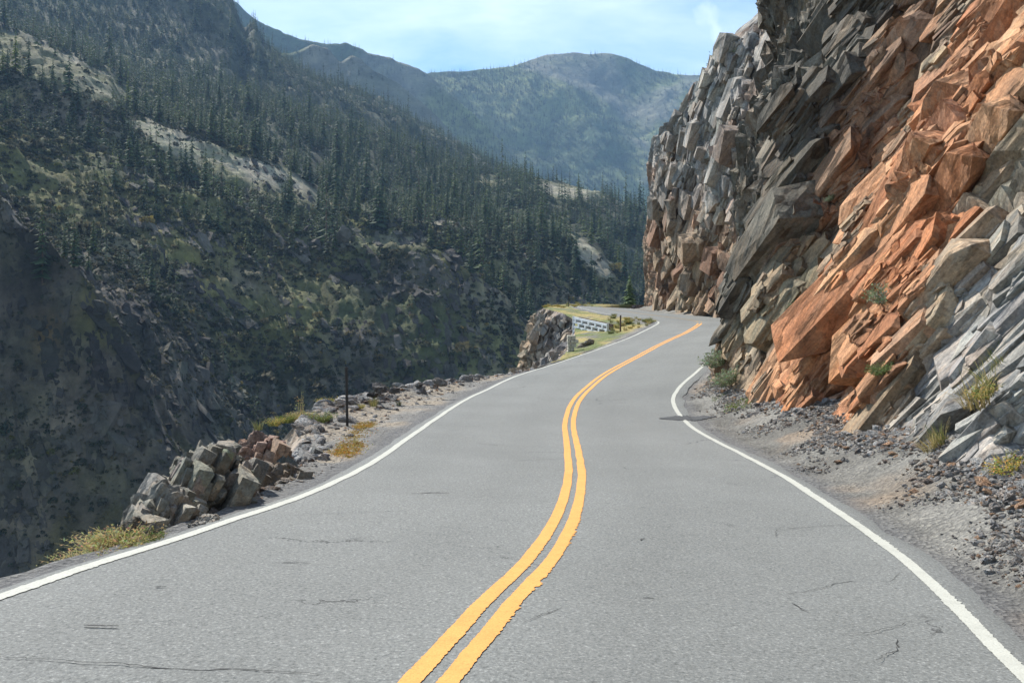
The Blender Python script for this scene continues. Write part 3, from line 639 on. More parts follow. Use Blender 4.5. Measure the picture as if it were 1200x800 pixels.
def build_verge():
    m = np.arange(0, len(RP)-20); sub = 1
    fi = np.linspace(m[0], m[-1], len(m)*sub); L0 = across(-(WL+0.18))
    g = lambda A: np.stack([np.interp(fi, np.arange(len(A)), A[:, k]) for k in range(A.shape[1])], 1)
    a = g(L0); e = g(ES); a[:, 2] -= 0.035
    T = np.gradient(ES[:, :2], axis=0)
    for _ in range(30): T[1:-1] = (T[:-2]+2*T[1:-1]+T[2:])/4
    T /= np.linalg.norm(T, axis=1)[:, None]+1e-9; O = g(np.c_[-T[:, 1], T[:, 0]]); ss = g(RS[:, None])[:, 0]
    nv = 34; nd = 90; rows = []; cols = []
    for k in range(nv):
        t = k/(nv-1); P = a*(1-t)+e*t
        wd = np.linalg.norm((e-a)[:, :2], axis=1)
        nz = (0.05*fbm(P[:, 0]*1.1, P[:, 1]*1.1, seed=41, oct=4)+0.03*fbm(P[:, 0]*6, P[:, 1]*6, seed=43, oct=3))*sstep(.0, .5, t*wd)
        P = P.copy(); P[:, 2] += nz - 0.12*t*t*(ss < ND[15])
        # rubble ridge at the lip
        rid = np.interp(P[:, 1], [15, 19, 22, 29, 33, 36], [.1, .2, .38, .42, .2, .0])*(ss < ND[15])
        P[:, 2] += rid*sstep(.45, .95, t)*(0.7+.5*fbm(P[:, 0]*.9, P[:, 1]*.9, seed=45))
        n = fbm(P[:, 0]*.8, P[:, 1]*.8, seed=46, oct=4)
        c = mixc((0.165, 0.16, 0.15), (0.25, 0.24, 0.22), sstep(-.4, .4, n))
        tl = sstep(.05, .4, n+.3*t)*((P[:, 1] > 14) & (ss < ND[15])); c = mixc(c, (0.27, 0.215, 0.15), tl*.6)
        c = mixc((0.13, 0.13, 0.13), c, sstep(.15, .6, t*wd+.1*n))
        gr = ((ss > ND[15]+3)*sstep(.6, 1.3, t*wd+.5*n))*sstep(-.5, .1, n+.2)
        gcol = mixc((0.12, 0.15, 0.045), (0.33, 0.27, 0.10), sstep(-.3, .3, fbm(P[:, 0]*.5, P[:, 1]*.5, seed=47)))
        c = mixc(c, gcol, gr*.9)
        rows.append(P); cols.append(c)
    last = rows[-1]
    S_, = (ss,)
    for k in range(1, nd):
        t = k/(nd-1); v = 42*t**2.0; P = last.copy()
        sl = np.where(ss > ND[19], 0.12, 0.55)
        P[:, 0] += O[:, 0]*v*sl; P[:, 1] += O[:, 1]*v*sl; P[:, 2] -= v
        kk = np.where(ss > ND[19], 1.6, 1.0)
        b = (ss*.9-v*.55)/kk+.5*fbm(ss*.4, v*.4+0*ss, seed=61); a_ = (v+0*ss)/kk
        d = kk*(.45*facets(b*.7, a_*.35, seed=101)+.30*facets(b*1.6, a_*.8, seed=103)+.14*facets(b*3.6, a_*2., seed=105)+.14*fbm(b*1.5, a_*1.2, seed=107, oct=4))*min(1, v/.8)
        P[:, 0] += O[:, 0]*d; P[:, 1] += O[:, 1]*d
        n = fbm(b*1.2, a_*.6, seed=109, oct=4)
        c = mixc((0.17, 0.16, 0.16), (0.32, 0.27, 0.22), sstep(-.3, .35, n)); c = mixc(c, (.34, .27, .19), ((ss > ND[22]) & (ss < ND[24]))*.7*sstep(-.4, .1, n))
        rows.append(P); cols.append(c)
    V = np.stack(rows, 1); C = np.stack(cols, 1)
    f = grid_faces(V.shape[0], V.shape[1], flip=True)
    top = (np.arange(len(f)) % (V.shape[1]-1)) < nv-1
    o = mesh_np('gravel_verge', V.reshape(-1, 3), f, None, cols=C.reshape(-1, 3), smooth=False, mats=[M_GRAVEL, M_CLIFF], fmat=np.where(top, 0, 1)); tag(o, kind='structure')
    sub_ = V[:, nv-1:]; m_ = (ss > ND[18]+2) & (ss < ND[27]+3)
    Vg = sub_[m_]; vv = np.repeat((42*(np.arange(nd)/(nd-1))**2.0)[None], len(Vg), 0); SS = np.repeat(ss[m_][:, None], nd, 1); pg = proj(Vg)
    def kc(a, b, c, d, e):
        n = fbm(c*.7+d*.3, e*.9, seed=109, oct=4); cc = mixc((0.15, 0.145, 0.138), (0.30, 0.275, 0.24), sstep(-.3, .35, n)); return mixc(cc, (.36, .29, .20), sstep(640, 620, a)*.8)
    clad(o, (Vg, vv, SS, 0.35+0*vv, pg[..., 0], pg[..., 1], False, Vg), [(.34, .6, 130), (.21, .7, 130), (.14, .15, 130)], kc, M_CLIFF2, 73, 40, lambda px, py, P: (px > 600)*(px < 700)*(py < 440)*(P[..., 2] < -2.0), 'rock_slab', frame=.79, elong=(.9, 1.8), wob=.14)
    return V
VERGE = build_verge()

# ------------------------------------------------------------------ canyon slope opposite: crests from near to far, each falling to the right
KL = [  # (dip behind previous crest in pixels, [(px, py, D), ...])
    (0, [(-700, 1000, 150), (900, 1000, 150)]),
    (0, [(-700, 760, 215), (900, 780, 215)]),
    (0, [(-700, -120, 300), (-300, 70, 285), (-100, 175, 275), (0, 252, 262), (30, 280, 262), (68, 314, 260), (110, 345, 258), (140, 390, 256), (165, 440, 255), (190, 500, 250), (240, 590, 245), (330, 700, 240), (900, 760, 240)]),
    (22, [(-700, -160, 380), (-100, 150, 350), (0, 215, 345), (30, 262, 340), (70, 300, 335), (128, 322, 335), (190, 362, 330), (222, 396, 328), (250, 450, 325), (300, 520, 320), (400, 610, 315), (520, 690, 310), (900, 760, 310)]),
    (20, [(-700, -200, 500), (-100, 90, 470), (0, 140, 465), (100, 175, 460), (180, 205, 455), (260, 245, 450), (330, 270, 445), (385, 284, 440), (440, 290, 436), (490, 291, 433), (520, 300, 430), (550, 322, 428), (580, 348, 425), (605, 375, 422), (625, 408, 420), (655, 455, 415), (700, 520, 410), (900, 700, 400)]),
    (20, [(-700, -240, 640), (-150, -20, 600), (0, 45, 590), (60, 62, 585), (130, 100, 580), (152, 142, 578), (235, 160, 572), (300, 188, 566), (345, 214, 562), (378, 240, 560), (450, 255, 555), (540, 262, 552), (600, 272, 550), (645, 283, 545), (675, 288, 542), (705, 302, 538), (735, 330, 532), (770, 372, 528), (900, 520, 520)]),
    (14, [(-700, -260, 1000), (-150, -40, 950), (0, 30, 930), (130, 80, 925), (270, 112, 920), (400, 148, 915), (500, 184, 910), (560, 205, 905), (640, 214, 900), (700, 225, 895), (760, 248, 890), (820, 275, 880), (900, 300, 870)]),
    (26, [(-700, -240, 1560), (-200, -200, 1540), (0, -150, 1520), (120, -95, 1510), (200, -62, 1500), (250, -25, 1495), (268, -8, 1492), (276, 12, 1490), (284, 38, 1488), (290, 40, 1488), (294, 30, 1487), (300, 29, 1486), (307, 50, 1484), (330, 66, 1480), (370, 92, 1475), (450, 124, 1465), (520, 162, 1455), (560, 188, 1450), (640, 228, 1440), (760, 275, 1430), (900, 300, 1420)]),
    (0, [(-700, 400, 2000), (900, 480, 1900)]),
]
CLEAR = [(50, 76, 110, 22, 22), (255, 190, 110, 17, 24), (320, 212, 60, 17, 24), (360, 232, 30, 8, 15), (665, 224, 46, 10, 5), (575, 214, 22, 4, 5), (750, 240, 30, 6, 5), (450, 284, 60, 8, 0), (190, 158, 50, 6, 20), (690, 300, 40, 10, 45), (520, 262, 14, 4, 0)]
def in_clear(px, py):
    r = np.zeros_like(px)
    for cx, cy, rx, ry, an in CLEAR:
        a = math.radians(an); u = (px-cx)*math.cos(a)+(py-cy)*math.sin(a); v = -(px-cx)*math.sin(a)+(py-cy)*math.cos(a)
        r = np.maximum(r, 1-sstep(.7, 1.25, (u/rx)**2+(v/ry)**2+.25*fbm(px*.05, py*.09, seed=201)))
    return r
def polar_terrain():
    xs = np.r_[np.arange(-640, -20, 12.0), np.arange(-20, 800, 2.2), np.arange(800, 901, 12.0)]; K = []
    for dip, pts in KL:
        p = np.array(pts, float); y = np.interp(xs, p[:, 0], p[:, 1]); D = np.interp(xs, p[:, 0], p[:, 2])
        k = max(1, 3); y2 = y.copy()
        y2[1:-1] = (y[:-2]+y[1:-1]+y[2:])/3
        K.append((dip, y2, D))
    rows_z = []; rows_D = []; seg = []; tt = []
    nseg = [8, 120, 90, 96, 84, 70, 60, 6]
    for s in range(len(K)-1):
        _, y0, D0 = K[s]; dip, y1, D1 = K[s+1]
        z0 = (YH-y0)/F*D0; z1 = (YH-y1)/F*D1
        for j in range(nseg[s]):
            t = j/nseg[s]; D = D0+(D1-D0)*t
            z = z0+(z1-z0)*t
            if dip: z = z - dip/F*D0*np.sin(np.pi*min(1, t/.55))**1*(t < .55)*1.2
            rows_z.append(z); rows_D.append(D); seg.append(s); tt.append(t)
    rows_z.append((YH-K[-1][1])/F*K[-1][2]); rows_D.append(K[-1][2]); seg.append(len(K)-2); tt.append(1)
    Z = np.array(rows_z); D = np.array(rows_D); SEG = np.array(seg)[:, None]+0*Z; TT = np.array(tt)[:, None]+0*Z
    XS = xs[None]+0*Z
    X = (XS-600)/F*D; Y = D.copy()
    sc = D/450.0
    # gullies run down the slope (to the right), so they are narrow in y and long in x
    g = ridged(X*.006+Y*.0035, Y*.022-X*.004, oct=5, seed=211)
    h = fbm(X*.012, Y*.018, oct=6, seed=213, rough=.55)
    rk = facets(X*.05+.3*h, Y*.085+X*.03, seed=215)
    edge = 1-np.exp(-((TT-1.0)/.05)**2)*.45
    amp = np.interp(D[:, :1]*np.ones_like(Z), [150, 300, 560, 1000, 1500], [4.5, 6.5, 8.0, 9, 18])
    Z = Z+amp*(g*.6+h*.7)*edge*.9+amp*.22*rk*edge+.38*amp*fbm(X*.06, Y*.09, oct=4, seed=217)+amp*.10*ridged(X*.11+Y*.05, Y*.21-X*.05, oct=3, seed=219)
    Z = Z+(1.1*facets(X*.16+.4*h, Y*.20+X*.06, seed=231)+.5*facets(X*.42, Y*.5, seed=233)+.8*fbm(X*.25, Y*.3, oct=3, seed=235))*(D < 520)
    P = np.stack([X, Y, Z], -1); pp = proj(P); px, py = pp[..., 0], pp[..., 1]
    # colours
    n = fbm(X*.02, Y*.02, oct=5, seed=221); n2 = fbm(X*.007, Y*.007, oct=4, seed=223)
    rock = mixc((0.078, 0.067, 0.052), (0.165, 0.140, 0.105), sstep(-.3, .35, n))
    veg = mixc((0.048, 0.052, 0.024), (0.100, 0.094, 0.042), sstep(-.3, .4, n))
    c = mixc(rock, veg, sstep(-.15, .2, n2+.35*fbm(X*.03, Y*.05, seed=225)))
    c = mixc(c, (0.10, 0.09, 0.03), sstep(.30, .42, fbm(X*.035+9, Y*.05, seed=227, oct=3))*.6*(SEG < 5))
    dark = mixc((0.03, 0.04, 0.02), (0.07, 0.07, 0.045), sstep(-.3, .35, n))
    c = mixc(c, dark, (SEG >= 5)*.75); c = c*(1+.55*fbm(X*.11, Y*.14, oct=4, seed=241))[..., None]*np.where(SEG <= 1, .82, np.where(SEG == 2, .85, np.where(SEG <= 4, 1.3, 1.)))[..., None]
    cl = in_clear(px, py)*((SEG >= 3)); c = mixc(c, mixc((0.15, 0.14, 0.08), (0.26, 0.235, 0.18), sstep(-.2, .3, n)), cl)
    an = np.exp(-((px-52)/16)**2-((py-390)/26)**2)*(SEG == 1); c = mixc(c, (.23, .13, .05), np.clip(an*.6*sstep(-.3, .3, n+.2), 0, 1))
    nr, nc = Z.shape
    # order (columns outer) for grid_faces
    o = mesh_np('canyon_slope', P.reshape(-1, 3), grid_faces(nr, nc, flip=True), M_TERR, cols=c.reshape(-1, 3)); tag(o, kind='structure')
    def ledges(sg, x0, x1, step, levels, k, seed):
        r = np.where(SEG[:, 0] == sg)[0]; cc = np.where((xs >= x0) & (xs <= x1))[0]; sub = np.ix_(r[::2], cc[::2]); Vg = P[sub]; pg = proj(Vg)
        S_ = np.cumsum(np.r_[np.zeros((1,)), np.linalg.norm(np.diff(Vg, axis=1), axis=2).mean(0)])[None]+0*pg[..., 0]; V_ = np.cumsum(np.r_[np.zeros((1,)), np.linalg.norm(np.diff(Vg, axis=0), axis=2).mean(1)])[:, None]+0*pg[..., 0]
        T_ = lambda q: np.swapaxes(q, 0, 1).copy(); cg = c[sub]
        def kc(a, b_, X_, Y_, Z_):
            n_ = fbm(X_*.05, Y_*.06+Z_*.04, seed=243, oct=4); return mixc((0.045, 0.040, 0.036), (0.105, 0.095, 0.08), sstep(-.3, .35, n_))*k
        clad(o, (T_(Vg), T_(V_)+9, T_(S_), .5+0*T_(V_), T_(pg[..., 0]), T_(pg[..., 1]), False, T_(Vg)), levels, kc, M_TERR, seed, 0, lambda a, b_, Q: (a > x0)*(a < x1)*(b_ < 740)*sstep(-.3, .25, fbm(Q[..., 0]*.03, Q[..., 1]*.04+Q[..., 2]*.02, seed=245, oct=3)), 'ledge', elong=(1.2, 4.0), thin=(.4, .8), wob=.22, frame=0.0)
    ledges(1, -30, 300, 1, [(2.2, .25, 900), (1.1, .45, 900), (.6, .3, 900)], .85, 501)
    ledges(2, -20, 420, 1, [(1.5, .2, 900), (.85, .35, 900)], 1.0, 502)
    ledges(3, 150, 660, 1, [(1.9, .15, 900), (1.1, .3, 900)], 1.15, 503)
    ledges(4, 200, 760, 1, [(2.0, .08, 900), (1.2, .15, 900)], 1.15, 504)
    run = np.minimum.accumulate(py, axis=0); vis = py <= run+1.0
    return P, px, py, SEG, TT, vis, cl, n2
TER = polar_terrain()

def mountain(name, ridge, foot, D_foot, seed, amp, x0, x1, step, nrow, bare=-.16):
    xs = np.arange(x0, x1, step); p = np.array(ridge, float)
    yr = np.interp(xs, p[:, 0], p[:, 1]); Dr = np.interp(xs, p[:, 0], p[:, 2])
    zr = (YH-yr)/F*Dr; rows = []
    t = np.linspace(0, 1, nrow)[:, None]
    D = D_foot+(Dr[None]-D_foot)*t; zf = (YH-foot)/F*D_foot
    Z = zf+(zr[None]-zf)*(t**1.05); X = (xs[None]-600)/F*D; Y = D
    bt = np.linspace(0, 1, 12)[1:, None]           # behind the ridge
    D2 = Dr[None]+bt*900; Z2 = zr[None]-bt**1.2*650+0*D2; X2 = (xs[None]-600)/F*D2
    X = np.vstack([X, X2]); Y = np.vstack([Y, D2]); Z = np.vstack([Z, Z2]); tt = np.vstack([t+0*xs[None], 1+bt+0*xs[None]])
    g = ridged(X*.0016+Y*.0005, Y*.0007-X*.0003, oct=5, seed=seed); h = fbm(X*.003, Y*.003, oct=7, seed=seed+5, rough=.55)
    e = 1-np.exp(-((tt-1)/.10)**2)*.85
    Z = Z+amp*(g*.75+h*.7)*e+amp*(.05 if x0 > 0 else .13)*fbm(X*.02, Y*.02, oct=4, seed=seed+9)+(0 if x0 > 0 else .10*amp)*ridged(X*.012, Y*.012, oct=3, seed=seed+11)
    n = fbm(X*.004, Y*.004, oct=5, seed=seed+7); n2 = fbm(X*.0016, Y*.002, oct=4, seed=seed+8)
    c = mixc((0.050, 0.080, 0.034), (0.165, 0.185, 0.075), sstep(-.3, .35, n))
    c = mixc(c, (0.16, 0.155, 0.13), sstep(.22, .42, n2+bare+.3*n)*.8)
    P = np.stack([X, Y, Z], -1)
    o = mesh_np(name, P.reshape(-1, 3), grid_faces(len(X), len(xs), flip=True), M_MTN, cols=c.reshape(-1, 3)); tag(o, kind='structure')
    return P[:nrow], sstep(.1, .4, n2+bare+.3*n)[:nrow], n[:nrow]
MTN = [
    mountain('mountain', [(300, 160, 3300), (440, 118, 3300), (470, 100, 3350), (500, 88, 3400), (540, 86, 3450), (575, 82, 3500), (600, 78, 3500), (640, 66, 3550), (672, 61, 3550), (700, 62, 3550), (715, 61, 3550), (730, 66, 3550), (745, 72, 3550), (768, 82, 3500), (790, 86, 3500), (815, 88, 3480), (900, 100, 3400), (1150, 190, 3300)], 400, 2300, 301, 95, 330, 1100, 3, 150),
    mountain('mountain', [(-500, -120, 3000), (180, -80, 2900), (262, -10, 2850), (280, 4, 2850), (300, 24, 2840), (325, 36, 2830), (350, 46, 2820), (380, 50, 2810), (405, 52, 2800), (430, 62, 2790), (455, 68, 2780), (480, 77, 2760), (502, 86, 2750), (520, 104, 2740), (545, 125, 2720), (580, 160, 2700), (640, 230, 2680), (720, 330, 2650)], 420, 2150, 321, 60, -400, 720, 3, 110, .1),
    mountain('mountain', [(-400, 100, 2200), (250, 75, 2150), (340, 62, 2120), (365, 54, 2110), (385, 60, 2105), (398, 74, 2100), (412, 66, 2100), (424, 72, 2095), (440, 88, 2090), (465, 100, 2085), (495, 122, 2080), (530, 158, 2070), (560, 186, 2060), (620, 240, 2050), (700, 320, 2040)], 420, 1750, 341, 40, -300, 700, 3, 80, .1),
]

# ------------------------------------------------------------------ trees
def conifer_mesh(name, h, r, layers, per, seed, full=True):
    rg = random.Random(seed); mb = MB()
    nt_ = 5 if full else 3
    mb.tube((0, 0, -.6), (0, 0, h*.97), h*.014+.03, .015, nt_, cap=False); ntrunk = len(mb.f)
    for l in range(layers):
        t = (l+.4)/layers; z = h*(0.07+0.93*t); R = r*(1-t)**0.85*rg.uniform(.82, 1.12)+.04*r
        n = max(4, int(per*(1-.45*t)))
        for k in range(n):
            if rg.random() < .10 and full: continue
            a = 2*math.pi*(k+rg.random()*.8)/n+l*1.3; L = R*rg.uniform(.65, 1.12); dr = L*rg.uniform(.22, .5); w = L*rg.uniform(.22, .36)+.03*r
            zz = z+rg.uniform(-.5, .5)*h/layers*.8; ca, sa = math.cos(a), math.sin(a)
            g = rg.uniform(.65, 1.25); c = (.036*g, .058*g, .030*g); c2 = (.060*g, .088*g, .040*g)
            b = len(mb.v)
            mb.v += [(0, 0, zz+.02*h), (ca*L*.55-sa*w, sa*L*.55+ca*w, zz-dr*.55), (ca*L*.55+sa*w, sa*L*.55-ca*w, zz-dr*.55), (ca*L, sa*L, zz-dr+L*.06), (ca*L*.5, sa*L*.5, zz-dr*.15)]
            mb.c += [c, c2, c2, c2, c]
            mb.f += [(b, b+1, b+4), (b, b+4, b+2), (b+1, b+3, b+4), (b+4, b+3, b+2)] if full else [(b, b+1, b+3), (b, b+3, b+2)]
    # leader
    b = len(mb.v); mb.v += [(.03*r, 0, h*.93), (-.03*r, .02*r, h*.93), (0, 0, h*1.02)]; mb.c += [(.05, .08, .04)]*3; mb.f += [(b, b+1, b+2)]
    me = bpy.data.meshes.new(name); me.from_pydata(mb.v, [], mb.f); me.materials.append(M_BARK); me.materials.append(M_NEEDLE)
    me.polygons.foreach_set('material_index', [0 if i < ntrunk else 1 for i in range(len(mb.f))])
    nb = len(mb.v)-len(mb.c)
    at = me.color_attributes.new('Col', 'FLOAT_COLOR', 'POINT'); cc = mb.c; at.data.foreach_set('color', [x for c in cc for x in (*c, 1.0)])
    me.update(); return me
TREE_MESH = [conifer_mesh('conifer', 16, 3.1, 15, 10, 1), conifer_mesh('conifer', 13.5, 3.0, 13, 9, 2), conifer_mesh('conifer', 18, 2.9, 17, 9, 3), conifer_mesh('conifer', 9, 2.4, 10, 9, 4)]
LOW_MESH = [conifer_mesh('far_conifer', 14.5, 3.2, 7, 6, 11, False), conifer_mesh('far_conifer', 12, 3.3, 6, 6, 12, False), conifer_mesh('far_conifer', 16.5, 3.0, 8, 5, 13, False)]
KIND = bpy.data.collections.new('tree_kinds')
proto_low = []
for me in LOW_MESH:
    o = bpy.data.objects.new('far_tree_shape', me); KIND.objects.link(o); proto_low.append(o)

def scatter(name, pts, scale, rotz, coll, mat_for_points=None, tilt=None, label=None):
    me = bpy.data.meshes.new(name); me.vertices.add(len(pts)); me.vertices.foreach_set('co', np.asarray(pts, np.float32).ravel())
    a = me.attributes.new('sc', 'FLOAT_VECTOR', 'POINT'); sv = np.asarray(scale, np.float32)
    if sv.ndim == 1: sv = np.repeat(sv[:, None], 3, 1)
    a.data.foreach_set('vector', np.ascontiguousarray(sv).ravel())
    a = me.attributes.new('rot', 'FLOAT_VECTOR', 'POINT'); rv = np.zeros((len(pts), 3), np.float32); rv[:, 2] = rotz
    if tilt is not None: rv[:, :2] = tilt
    a.data.foreach_set('vector', rv.ravel())
    o = bpy.data.objects.new(name, me); COL.objects.link(o)
    ng = bpy.data.node_groups.new(name+'_scatter', 'GeometryNodeTree')
    ng.interface.new_socket('Geometry', in_out='INPUT', socket_type='NodeSocketGeometry'); ng.interface.new_socket('Geometry', in_out='OUTPUT', socket_type='NodeSocketGeometry')
    N = ng.nodes; L = ng.links
    gi = N.new('NodeGroupInput'); go = N.new('NodeGroupOutput'); ip = N.new('GeometryNodeInstanceOnPoints'); ci = N.new('GeometryNodeCollectionInfo')
    ci.inputs['Collection'].default_value = coll; ci.inputs['Separate Children'].default_value = True; ci.inputs['Reset Children'].default_value = True
    ip.inputs['Pick Instance'].default_value = True
    s = N.new('GeometryNodeInputNamedAttribute'); s.data_type = 'FLOAT_VECTOR'; s.inputs['Name'].default_value = 'sc'
    r = N.new('GeometryNodeInputNamedAttribute'); r.data_type = 'FLOAT_VECTOR'; r.inputs['Name'].default_value = 'rot'
    m2p = N.new('GeometryNodeMeshToPoints')
    L.new(gi.outputs[0], m2p.inputs['Mesh']); L.new(m2p.outputs[0], ip.inputs['Points']); L.new(ci.outputs[0], ip.inputs['Instance'])
    L.new(s.outputs['Attribute'], ip.inputs['Scale']); L.new(r.outputs['Attribute'], ip.inputs['Rotation']); L.new(ip.outputs[0], go.inputs[0])
    md = o.modifiers.new('scatter', 'NODES'); md.node_group = ng
    tag(o, kind='stuff', label=label); return o

def grow_trees():
    P, px, py, SEG, TT, vis, cl, n2 = TER
    # quad areas in plan
    A = np.zeros(px.shape); e1 = P[1:, :-1]-P[:-1, :-1]; e2 = P[:-1, 1:]-P[:-1, :-1]
    A[:-1, :-1] = np.abs(e1[..., 0]*e2[..., 1]-e1[..., 1]*e2[..., 0])
    clump = fbm(P[..., 0]*.018, P[..., 1]*.018, oct=4, seed=301)
    d = np.zeros(px.shape)
    s = SEG; t = TT
    d = np.where(s == 1, .0035*sstep(.7, .95, t)*sstep(0, .3, clump)*(px < 200), d)
    d = np.where(s == 2, .010*sstep(-.05, .25, clump)*((px < 120)*1.0+.25), d)
    d = np.where(s == 3, .022*sstep(-.12, .22, clump+.35*(t-.6)+.25*np.exp(-((px-270)/60)**2-((py-265)/35)**2)-.35*sstep(300, 420, py)), d)
    d = np.where(s == 4, .030*sstep(-.30, .02, clump+.30*sstep(.1, .5, t)-.15*np.exp(-((px-300)/160)**2-((py-330)/50)**2)), d)
    d = np.where(s == 5, .032*sstep(-.45, -.15, clump), d)
    d = np.where(s == 6, .026*sstep(-.50, -.1, clump), d)
    d *= (1-.97*np.clip(cl*1.3, 0, 1))
    for cx, cy, rx, ry in ((100, 215, 55, 22), (330, 255, 50, 16), (140, 265, 70, 16)): d += 0
    d *= (px > -420)*(px < 800)*(py > -60)
    lam = A*d; lam[-1] = 0
    # behind crests much is hidden: only the visible band and a little beyond it
    m = RNG.poisson(lam*1.0); idx = np.repeat(np.arange(m.size), m.ravel())
    i, j = np.unravel_index(idx, m.shape); u, v = RNG.random(len(i)), RNG.random(len(i))
    i1, j1 = np.minimum(i+1, px.shape[0]-1), np.minimum(j+1, px.shape[1]-1)
    Q = P[i, j]*((1-u)*(1-v))[:, None]+P[i1, j]*(u*(1-v))[:, None]+P[i, j1]*((1-u)*v)[:, None]+P[i1, j1]*(u*v)[:, None]
    seg = SEG[i, j]; sz = np.exp(RNG.normal(-.03, .36, len(Q)))*np.where(seg >= 6, .95, 1.0)*np.where(seg <= 3, .62, .88)*np.where(seg == 4, .95, 1)
    pq = proj(Q); inview = (pq[:, 0] > 0) & (pq[:, 0] < 770) & (pq[:, 1] > 5) & (pq[:, 1] < 460) & vis[i, j]
    app = np.where(inview, sz/Q[:, 1], 0)
    top = np.argsort(-app)[:296]; rest = np.ones(len(Q), bool); rest[top] = False
    q = (Q[top], sz[top]); ks = RNG.integers(0, 4, len(top)); segt = seg[top]
    for n, (p, s_, k) in enumerate(zip(q[0], q[1], ks)):
        o = bpy.data.objects.new('conifer_tree', TREE_MESH[k]); COL.objects.link(o)
        o.location = p; s_ = float(s_)*(1.25 if k == 3 else 1.0); o.scale = (s_, s_, s_*random.uniform(.9, 1.15)); o.rotation_euler = (0, 0, random.uniform(0, 6.28))
        sg = int(segt[n]); px_ = proj(np.asarray(p))[0]
        where = {1: 'crest of the nearest dark spur', 2: 'rocky spur at the far left', 3: 'lower canyon slope across the gorge', 4: 'slope just below the pale clearings', 5: 'wooded slope behind the clearings', 6: 'high dark mountain flank'}[sg]
        part = 'left' if px_ < 250 else 'middle' if px_ < 500 else 'right'
        tag(o, 'dark green conifer on the %s, in its %s part' % (where, part), 'tree', 'conifers on the %s, %s part' % (where, part))
    R_ = Q[rest]; S_ = sz[rest]
    print('TREES', len(Q), 'rest', len(R_))
    pts = [R_]; scs = [S_]
    tot = 0
    for k, (M, rocky, n) in enumerate(MTN):
        e1 = M[1:, :-1]-M[:-1, :-1]; e2 = M[:-1, 1:]-M[:-1, :-1]; A = np.zeros(M.shape[:2]); A[:-1, :-1] = np.abs(e1[..., 0]*e2[..., 1]-e1[..., 1]*e2[..., 0])
        pm = proj(M); lam = A*(.012 if k == 0 else .018)*(1-.85*rocky)*sstep(-.45, .15, n+.2)*(pm[..., 0] > 250)*(pm[..., 0] < 900)*(pm[..., 1] < 262)*(pm[..., 1] > -20)
        m = RNG.poisson(lam); idx = np.repeat(np.arange(m.size), m.ravel()); i, j = np.unravel_index(idx, m.shape); u, v = RNG.random(len(i)), RNG.random(len(i))
        i1, j1 = np.minimum(i+1, M.shape[0]-1), np.minimum(j+1, M.shape[1]-1)
        Qm = M[i, j]*((1-u)*(1-v))[:, None]+M[i1, j]*(u*(1-v))[:, None]+M[i, j1]*((1-u)*v)[:, None]+M[i1, j1]*(u*v)[:, None]
        pts.append(Qm); scs.append(np.exp(RNG.normal(0, .3, len(Qm)))*.95); tot += len(Qm)
    print('MTN TREES', tot)
    pts = np.vstack(pts); scs = np.concatenate(scs)
    scatter('conifer_forest', pts, scs, RNG.random(len(pts))*6.28, KIND)
grow_trees()
def grow_scrub():
    """low bushes too many to count on the bare parts of the slope"""
    kinds = bpy.data.collections.new('scrub_kinds')
    for q in range(4):
        rg = random.Random(900+q); V = []; Fc = []; C = []; base = [(.036, .048, .026), (.048, .056, .032), (.062, .060, .040), (.09, .082, .048)][q]
        for i in range(46):
            a = rg.uniform(0, 6.28); t = rg.random(); r = math.sqrt(1-t*t*.8)*rg.uniform(.5, 1); p = Vector((math.cos(a)*r, math.sin(a)*r, t*.85)); l = rg.uniform(.22, .4)
            d = Vector((rg.gauss(0, 1), rg.gauss(0, 1), rg.gauss(0, .8))).normalized(); e = d.orthogonal().normalized(); b = len(V); V += [p-d*l, p+e*l*.7, p+d*l, p-e*l*.7]; g = rg.uniform(.6, 1.4); C += [tuple(x*g for x in base)]*4; Fc.append((b, b+1, b+2, b+3))
        me = bpy.data.meshes.new('scrub'); me.from_pydata(V, [], Fc); me.materials.append(M_NEEDLE); at = me.color_attributes.new('Col', 'FLOAT_COLOR', 'POINT'); at.data.foreach_set('color', [x for c in C for x in (*c, 1.0)]); me.update()
        kinds.objects.link(bpy.data.objects.new('scrub_shape', me))
    P, px, py, SEG, TT, vis, cl, n2 = TER
    A = np.zeros(px.shape); e1 = P[1:, :-1]-P[:-1, :-1]; e2 = P[:-1, 1:]-P[:-1, :-1]; A[:-1, :-1] = np.abs(e1[..., 0]*e2[..., 1]-e1[..., 1]*e2[..., 0])
    cp = fbm(P[..., 0]*.03, P[..., 1]*.03, oct=4, seed=331)
    d = np.where(SEG <= 1, .8, np.where(SEG == 2, 1.0, .38))*(.25+sstep(-.35, .3, cp))*(SEG <= 4)*(1-.92*cl)*(SEG >= 1)*np.where(SEG == 1, .9, 1)*(px > -60)*(px < 790)*(py < 760)*(py > 30)*vis; lam = A*d; lam[-1] = 0
    m = RNG.poisson(lam); idx = np.repeat(np.arange(m.size), m.ravel()); i, j = np.unravel_index(idx, m.shape); u, v = RNG.random(len(i)), RNG.random(len(i)); i1, j1 = np.minimum(i+1, px.shape[0]-1), np.minimum(j+1, px.shape[1]-1)
    Q = P[i, j]*((1-u)*(1-v))[:, None]+P[i1, j]*(u*(1-v))[:, None]+P[i, j1]*((1-u)*v)[:, None]+P[i1, j1]*(u*v)[:, None]; print('SCRUB', len(Q))
    sc_ = np.exp(RNG.normal(-.2, .5, len(Q)))*np.where(SEG[i, j] <= 2, .52, 1.0)
    scatter('scrub', Q, sc_, RNG.random(len(Q))*6.28, kinds)
grow_scrub()

